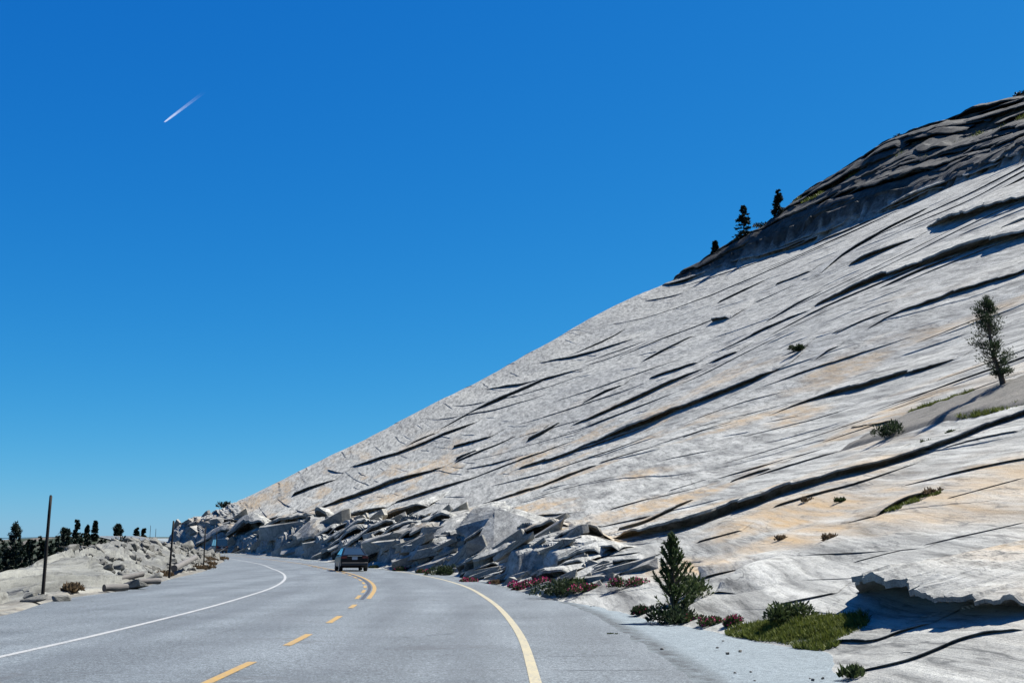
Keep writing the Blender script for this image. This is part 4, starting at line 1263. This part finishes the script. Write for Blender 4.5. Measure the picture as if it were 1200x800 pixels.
BL = [(-12.3, 30.0, 0.55, 'pale boulder sunk in the pavement edge near the tall snow pole'), (-11.95, 30.9, 0.42, 'smaller dark boulder sunk in the pavement edge near the tall snow pole'),
      (-13.4, 32.4, 0.5, 'grey boulder on the sandy strip beside the tall snow pole'), (-12.9, 39.8, 0.9, 'dark slab of rock behind the short grey logs'), (-14.9, 48.0, 0.8, 'grey boulder at the pavement edge before the second snow pole')]
for i, (x, y, s_, lab) in enumerate(BL):
    o = bpy.data.objects.new('boulder', rocks[(i * 3) % 8]); COL.objects.link(o)
    o.location = (x, y, float(road_z(y)) + 0.12 * s_ + 0.02); o.rotation_euler = (0.1, 0.15 * i - 0.2, 0.9 * i); o.scale = (s_ * 1.4, s_, s_ * 0.75)
    tag(o, lab, 'boulder', 'boulders along the pavement edge by the bank')
rp = random.Random(12)
for i in range(16):
    y = 12.5 + 16 * rp.random() ** 1.5
    x = rp.uniform(float(pave_right_x(y)) + 0.1, float(foot_x(y)) - 0.1)
    s_ = rp.uniform(0.025, 0.06)
    o = bpy.data.objects.new('stone', rocks[i % 8]); COL.objects.link(o)
    o.location = (x, y, 0.008 + 0.1 * s_); o.rotation_euler = (0, 0, rp.uniform(0, 6)); o.scale = (s_, s_, s_)
    tag(o, 'small loose stone lying on the pale gravel shoulder', 'stone', 'loose stones on the gravel shoulder')

def bark_wood():
    m, nt, b = new_mat('weathered_wood')
    g_ = noise_n(nt, coords(nt, (14, 14, 1.5)), 2.0, 5, 0.6)
    c = ramp(nt, g_, [(0.3, (0.05, 0.047, 0.043)), (0.6, (0.105, 0.10, 0.093)), (0.8, (0.15, 0.145, 0.138))])
    nt.links.new(c, b.inputs['Base Color']); b.inputs['Roughness'].default_value = 0.85
    bump(nt, b, g_, 0.7, 0.02)
    return m
MAT['log'] = bark_wood()
MAT['log_end'] = simple('log_end_grain', (0.10, 0.085, 0.07), 0.9, 0.35, 30)
def log(lab, a, b, r, seed):
    rr_ = random.Random(seed)
    A = Vector(a); B = Vector(b); L = (B - A).length; d = (B - A).normalized()
    root = thing('log', lab, 'log', tuple(A), 0, 'logs lying along the pavement edge')
    root.rotation_euler = d.to_track_quat('Z', 'Y').to_euler()
    m = MB(); n = 9
    m.tube([(rr_.uniform(-.03, .03) * r, rr_.uniform(-.03, .03) * r, L * i / (n - 1)) for i in range(n)], [r * rr_.uniform(0.93, 1.05) for i in range(n)], 12, False, 0.05, rr_)
    m.build('bark_surface', MAT['log'], root, True)
    for z in (0.004, L - 0.004):
        e = MB(); e.tube([(0, 0, z - 0.003), (0, 0, z + 0.003)], [r * 0.95, r * 0.95], 12)
        e.build('cut_end', MAT['log_end'], root)
log('short grey log lying at the pavement edge nearest the tall snow pole', (-13.05, 37.2, 0.12), (-12.50, 37.8, 0.13), 0.115, 1)
log('short grey log lying between the first log and the second snow pole', (-14.1, 43.8, 0.13), (-13.45, 44.4, 0.14), 0.115, 2)
log('dark grey log angled up behind the other short logs', (-15.6, 46.0, 0.16), (-14.95, 47.0, 0.34), 0.115, 3)
log('long pale log lying up the bank from the second snow pole', (-16.75, 57.5, 0.38), (-19.55, 71.5, 0.80), 0.16, 4)

# snow poles -------------------------------------------------------------------
MAT['pole'] = simple('pole_wood', (0.010, 0.0095, 0.009), 0.8, 0.4, 10, 0, 0.2, 0.004)
def snow_pole(lab, x, y, h, z, tilt):
    root = thing('snow_pole', lab, 'pole', (x, y, z), 0, 'snow poles along the road edge')
    root.rotation_euler = (tilt[0], tilt[1], 0)
    m = MB(); rr_ = random.Random(int(y))
    m.tube([(rr_.uniform(-.006, .006), rr_.uniform(-.006, .006), -0.3 + (h + 0.3) * i / 7) for i in range(8)], [0.054 - 0.0016 * i for i in range(8)], 10)
    m.build('shaft', MAT['pole'], root, True)
    t_ = MB(); t_.tube([(0, 0, h - 0.01), (0, 0, h + 0.03)], [0.040, 0.026], 10)
    t_.build('tip', MAT['pole'], root)
for x, y, h, tl, lab in ((-13.75, 34.1, 2.92, (0, 0.012), 'tallest looking dark snow pole standing by the boulders at the pavement edge'),
                         (-15.95, 54.0, 2.62, (0, 0.03), 'second dark snow pole, beside the long pale log'),
                         (-22.4, 84.2, 2.85, (0, 0.0), 'third dark snow pole, near the tip of the bank'),
                         (-35.4, 138.3, 3.2, (0, 0.0), 'fourth dark snow pole, in front of the far blue van')):
    snow_pole(lab, x, y, h, bank_z(x, y) - 0.02, tl)
for a, y, h, lab in ((-0.3137, 236, 2.7, 'tiny far snow pole rising above the road crest'), (-0.3089, 244, 1.6, 'shorter of the tiny far poles above the road crest')):
    snow_pole(lab, a * y, y, h, float(road_z(y)) - 0.1, (0, 0))
shrub('bush', 'tiny round dark bush beyond the road crest next to the rock nose', 'bush', (-0.3030 * 240, 240, 2.25), (0.8, 0.8, 0.95), MAT['needle_far'], 640, n=300, leaf=0.3)
shrub('bush', 'dark bush on the bank crest beside the windswept conifer', 'bush', (-0.3345 * 118, 118, 0.9), (2.4, 2.0, 1.5), MAT['needle_far'], 641, n=500, leaf=0.35)
for i, (x, y, w, lab) in enumerate(((-27.2, 103, 1.6, 'dry brown brush at the tip of the bank beside the third snow pole'), (-31.6, 124, 2.0, 'dry brown brush under the fourth snow pole'), (-24.6, 95, 1.4, 'dry brown brush at the pavement edge past the third snow pole'),
                                    (-20.1, 75.5, 1.2, 'dry brown brush at the far end of the long pale log'), (-16.6, 55.8, 0.8, 'dry brush at the foot of the second snow pole'), (-13.3, 35.2, 0.5, 'dry brush at the foot of the tallest looking snow pole'))):
    shrub('dry_brush', lab, 'brush', (x, y, bank_z(x, y) - 0.03), (w * 0.7, w * 0.7, 0.24), MAT['dry'], 650 + i, 'dry brush along the bank', n=600, leaf=0.1 + 0.001 * y)

# ------------------------------------------------------------------ vehicles
def car_paint(name, col):
    m, nt, b = new_mat(name)
    n = noise_n(nt, coords(nt), 4.0, 4)
    nt.links.new(mixc(nt, n, tuple(c * 0.8 for c in col), tuple(c * 1.1 for c in col)), b.inputs['Base Color'])
    b.inputs['Roughness'].default_value = 0.32; b.inputs['Coat Weight'].default_value = 0.12; b.inputs['Coat Roughness'].default_value = 0.06
    b.inputs['Specular IOR Level'].default_value = 0.15
    return m
def glass_mat():
    m, nt, b = new_mat('car_glass')
    n = noise_n(nt, coords(nt), 2.0, 3)
    nt.links.new(mixc(nt, n, (0.012, 0.02, 0.024), (0.02, 0.03, 0.034)), b.inputs['Base Color'])
    b.inputs['Roughness'].default_value = 0.05; b.inputs['Specular IOR Level'].default_value = 0.9; b.inputs['Coat Weight'].default_value = 1.0; b.inputs['Coat Roughness'].default_value = 0.02
    return m
MAT['glass'] = glass_mat()
MAT['black_paint'] = car_paint('black_car_paint', (0.003, 0.004, 0.006))
MAT['blue_paint'] = car_paint('blue_car_paint', (0.012, 0.028, 0.05))
MAT['rubber'] = simple('tyre_rubber', (0.018, 0.018, 0.018), 0.85, 0.2, 20)
MAT['rim'] = simple('alloy', (0.35, 0.35, 0.36), 0.35, 0.1, 6, 0.9)
MAT['tail'] = simple('tail_lamp_red', (0.13, 0.008, 0.006), 0.25, 0.15, 6)
MAT['plate'] = simple('plate_white', (0.36, 0.38, 0.40), 0.5, 0.1, 20)
MAT['trim'] = simple('black_trim', (0.02, 0.02, 0.021), 0.6, 0.2, 10)
MAT['chrome'] = simple('bright_trim', (0.6, 0.6, 0.6), 0.2, 0.05, 5, 1.0)

def vehicle(name, label, cat, loc, rz, L, W, stations, roof, paint_m, wheel_r, wheel_y, lamp_z, lamp_h, plate_z):
    """stations: (y, half width, sill z, deck z) of the lower body; roof: greenhouse corners"""
    root = thing(name, label, cat, loc, rz)
    m = MB(); prof = []
    for (y, w, zs, zd) in stations:
        half = [(w * 0.86, zs), (w * 0.97, zs + 0.10), (w, zs + 0.5 * (zd - zs)), (w * 0.975, zd - 0.10), (w * 0.90, zd - 0.02), (w * 0.5, zd + 0.012)]
        prof.append([(x, y, z) for x, z in half] + [(-x, y, z) for x, z in reversed(half)])
    n = len(prof[0]); V = [v for p in prof for v in p]; F = []
    for i in range(len(prof) - 1):
        for k in range(n):
            F.append((i * n + k, (i + 1) * n + k, (i + 1) * n + (k + 1) % n, i * n + (k + 1) % n))
    F.append(tuple(range(n))); F.append(tuple(reversed(range((len(prof) - 1) * n, len(prof) * n))))
    m.add(V, F)
    body = m.build('body', paint_m, root)
    bv = body.modifiers.new('soften', 'BEVEL'); bv.width = 0.025; bv.segments = 2; bv.limit_method = 'ANGLE'; bv.angle_limit = rad(25)
    (yb0, yr0, yr1, yb1, zb, zr, wb, wr) = roof
    c = [(-wb, yb0, zb), (wb, yb0, zb), (-wr, yr0, zr), (wr, yr0, zr), (-wr, yr1, zr + 0.015), (wr, yr1, zr + 0.015), (-wb, yb1, zb), (wb, yb1, zb)]
    gq = MB()
    ym = (yr0 + yr1) / 2
    gq.add(c + [(-wr * 0.98, ym, zr + 0.035), (wr * 0.98, ym, zr + 0.035)],
           [(0, 1, 3, 2), (2, 3, 9, 8), (8, 9, 5, 4), (4, 5, 7, 6), (0, 2, 8, 4, 6), (1, 7, 5, 9, 3)])
    cab = gq.build('cabin', paint_m, root)
    bv = cab.modifiers.new('soften', 'BEVEL'); bv.width = 0.04; bv.segments = 3; bv.limit_method = 'ANGLE'; bv.angle_limit = rad(20)
    def pane(nm, quad, shrink, out):
        Q = [Vector(p) for p in quad]; ce = sum(Q, Vector()) / len(Q)
        nr = (Q[1] - Q[0]).cross(Q[-1] - Q[0]).normalized()
        if nr.dot(ce - Vector((0, ce.y * 0.2, 0.7))) < 0: nr = -nr
        pm = MB(); inner = [ce + (p - ce) * shrink for p in Q]
        V = [p + nr * out for p in inner] + [p - nr * 0.02 for p in inner]; k = len(Q)
        pm.add(V, [tuple(range(k)), tuple(reversed(range(k, 2 * k)))] + [(i, (i + 1) % k, k + (i + 1) % k, k + i) for i in range(k)])
        return pm.build(nm, MAT['glass'], root)
    pane('rear_window', [c[0], c[1], c[3], c[2]], 0.84, 0.006)
    pane('windscreen', [c[4], c[5], c[7], c[6]], 0.86, 0.006)
    for sx_ in (0, 1):
        a_, b_, d_, e_ = (Vector(c[0 + sx_]), Vector(c[2 + sx_]), Vector(c[4 + sx_]), Vector(c[6 + sx_]))
        mb_ = (a_ + e_) / 2; mt_ = (b_ + d_) / 2
        pane('side_window', [a_, b_, mt_, mb_], 0.82, 0.006)
        pane('side_window', [mb_, mt_, d_, e_], 0.82, 0.006)
    yr = stations[0][0]
    for s in (-1, 1):
        t_ = MB(); t_.box((s * (W / 2 - 0.24), yr - 0.004, lamp_z), (0.36, 0.05, lamp_h))
        o = t_.build('tail_lamp', MAT['tail'], root)
        t_ = MB(); t_.box((s * (wb + 0.11), yb1 - 0.15, zb + 0.06), (0.17, 0.09, 0.12)); t_.build('mirror', paint_m, root)
    t_ = MB(); t_.box((0, yr - 0.012, plate_z), (0.34, 0.02, 0.17)); t_.build('number_plate', MAT['plate'], root)
    t_ = MB(); t_.box((0, yr - 0.02, stations[0][2] + 0.13), (W * 0.92, 0.14, 0.20)); bp = t_.build('rear_bumper', MAT['trim'], root)
    bp.modifiers.new('soften', 'BEVEL').width = 0.03
    t_ = MB(); t_.box((0, yr - 0.012, lamp_z + lamp_h / 2 + 0.02), (W * 0.5, 0.02, 0.025)); t_.build('chrome_strip', MAT['chrome'], root)
    for yw in wheel_y:
        for s in (-1, 1):
            xw = s * (W / 2 - 0.12)
            t_ = MB(); t_.tube([(xw - 0.11, yw, wheel_r), (xw - 0.09, yw, wheel_r), (xw + 0.09, yw, wheel_r), (xw + 0.11, yw, wheel_r)], [wheel_r * 0.92, wheel_r, wheel_r, wheel_r * 0.92], 22)
            ty = t_.build('wheel', MAT['rubber'], root)
            t_ = MB(); t_.tube([(xw + s * 0.09, yw, wheel_r), (xw + s * 0.118, yw, wheel_r)], [wheel_r * 0.62, wheel_r * 0.58], 16)
            t_.build('rim', MAT['rim'], ty)
    return root

yc = 71.0
m_ = float(slope_x(np.array([yc]))[0]); hd = math.atan(-m_)
vehicle('dark_car', 'black sedan driving away around the left bend on the yellow centre line', 'car',
        (float(road_x(yc)) + 0.95, yc, float(road_z(yc)) + 0.004), hd, 4.5, 1.80,
        [(-2.22, 0.80, 0.32, 0.98), (-2.12, 0.88, 0.24, 1.02), (-1.5, 0.90, 0.20, 1.03), (-0.3, 0.90, 0.19, 0.98), (1.0, 0.90, 0.19, 0.95), (1.7, 0.89, 0.20, 0.85), (2.1, 0.84, 0.25, 0.74), (2.22, 0.72, 0.32, 0.64)],
        (-1.72, -0.95, 0.30, 1.18, 0.97, 1.43, 0.80, 0.58), MAT['black_paint'], 0.33, (-1.38, 1.38), 0.86, 0.13, 0.80)
bpy.data.objects['dark_car'].scale = (0.95, 0.95, 0.95)
yc = 187.0
m_ = float(slope_x(np.array([yc]))[0]); hd = math.atan(-m_)
vehicle('blue_van', 'tall blue van with dark rear far along the road under the rock nose', 'van',
        (float(road_x(yc)) + 1.7 * math.sqrt(1 + m_ * m_), yc, float(road_z(yc)) + 0.004), hd, 5.2, 2.0,
        [(-2.6, 0.92, 0.36, 1.12), (-2.5, 1.0, 0.28, 1.16), (-1.0, 1.0, 0.26, 1.16), (1.0, 1.0, 0.26, 1.14), (1.9, 0.98, 0.26, 1.08), (2.4, 0.92, 0.28, 0.95), (2.6, 0.80, 0.36, 0.80)],
        (-2.55, -2.35, 0.9, 1.75, 1.12, 2.25, 0.95, 0.84), MAT['blue_paint'], 0.37, (-1.6, 1.6), 1.0, 0.30, 0.85)

# ------------------------------------------------------------------ contrail high in the sky
def contrail():
    m, nt, b = new_mat('ice_trail')
    dif = nt.nodes.new('ShaderNodeBsdfDiffuse'); dif.inputs['Color'].default_value = (0.9, 0.9, 0.9, 1)
    trn = nt.nodes.new('ShaderNodeBsdfTranslucent'); trn.inputs['Color'].default_value = (0.9, 0.9, 0.9, 1)
    ad = nt.nodes.new('ShaderNodeMixShader'); ad.inputs[0].default_value = 0.5
    tp = nt.nodes.new('ShaderNodeBsdfTransparent'); mx = nt.nodes.new('ShaderNodeMixShader')
    nt.links.new(dif.outputs[0], ad.inputs[1]); nt.links.new(trn.outputs[0], ad.inputs[2])
    n = noise_n(nt, coords(nt, (0.02, 0.02, 0.02)), 1.0, 4)
    f = math_n(nt, 'MULTIPLY', attr(nt, 'fade'), ramp(nt, n, [(0.3, 0.6), (0.7, 1.0)]))
    nt.links.new(f, mx.inputs[0]); nt.links.new(tp.outputs[0], mx.inputs[1]); nt.links.new(ad.outputs[0], mx.inputs[2])
    nt.links.new(mx.outputs[0], nt.nodes['Material Output'].inputs['Surface'])
    MAT['ice'] = m
    root = thing('contrail', 'short white aircraft contrail alone in the blue sky', 'contrail', (-2315, 7200, 2788))
    A = Vector((0, 0, 0)); B = Vector((-1905 + 2315, 6680 - 7200, 0))
    side = Vector((-B.y, B.x, 0)).normalized()
    for s in (-1, 1):
        k = 24; mb = MB()
        mb.tube([tuple(A.lerp(B, i / k) + side * s * (3.0 + 5.0 * i / k)) for i in range(k + 1)], [4.0 * (0.5 + 0.8 * min(1, i / 4)) for i in range(k + 1)], 10)
        o = mb.build('vapour_strand', m, root, True)
        at = o.data.attributes.new('fade', 'FLOAT', 'POINT')
        vv = [0.22 * (1 - (i // 10) / k) ** 1.7 for i in range((k + 1) * 10)]
        at.data.foreach_set('value', np.array(vv, np.float32))
contrail()
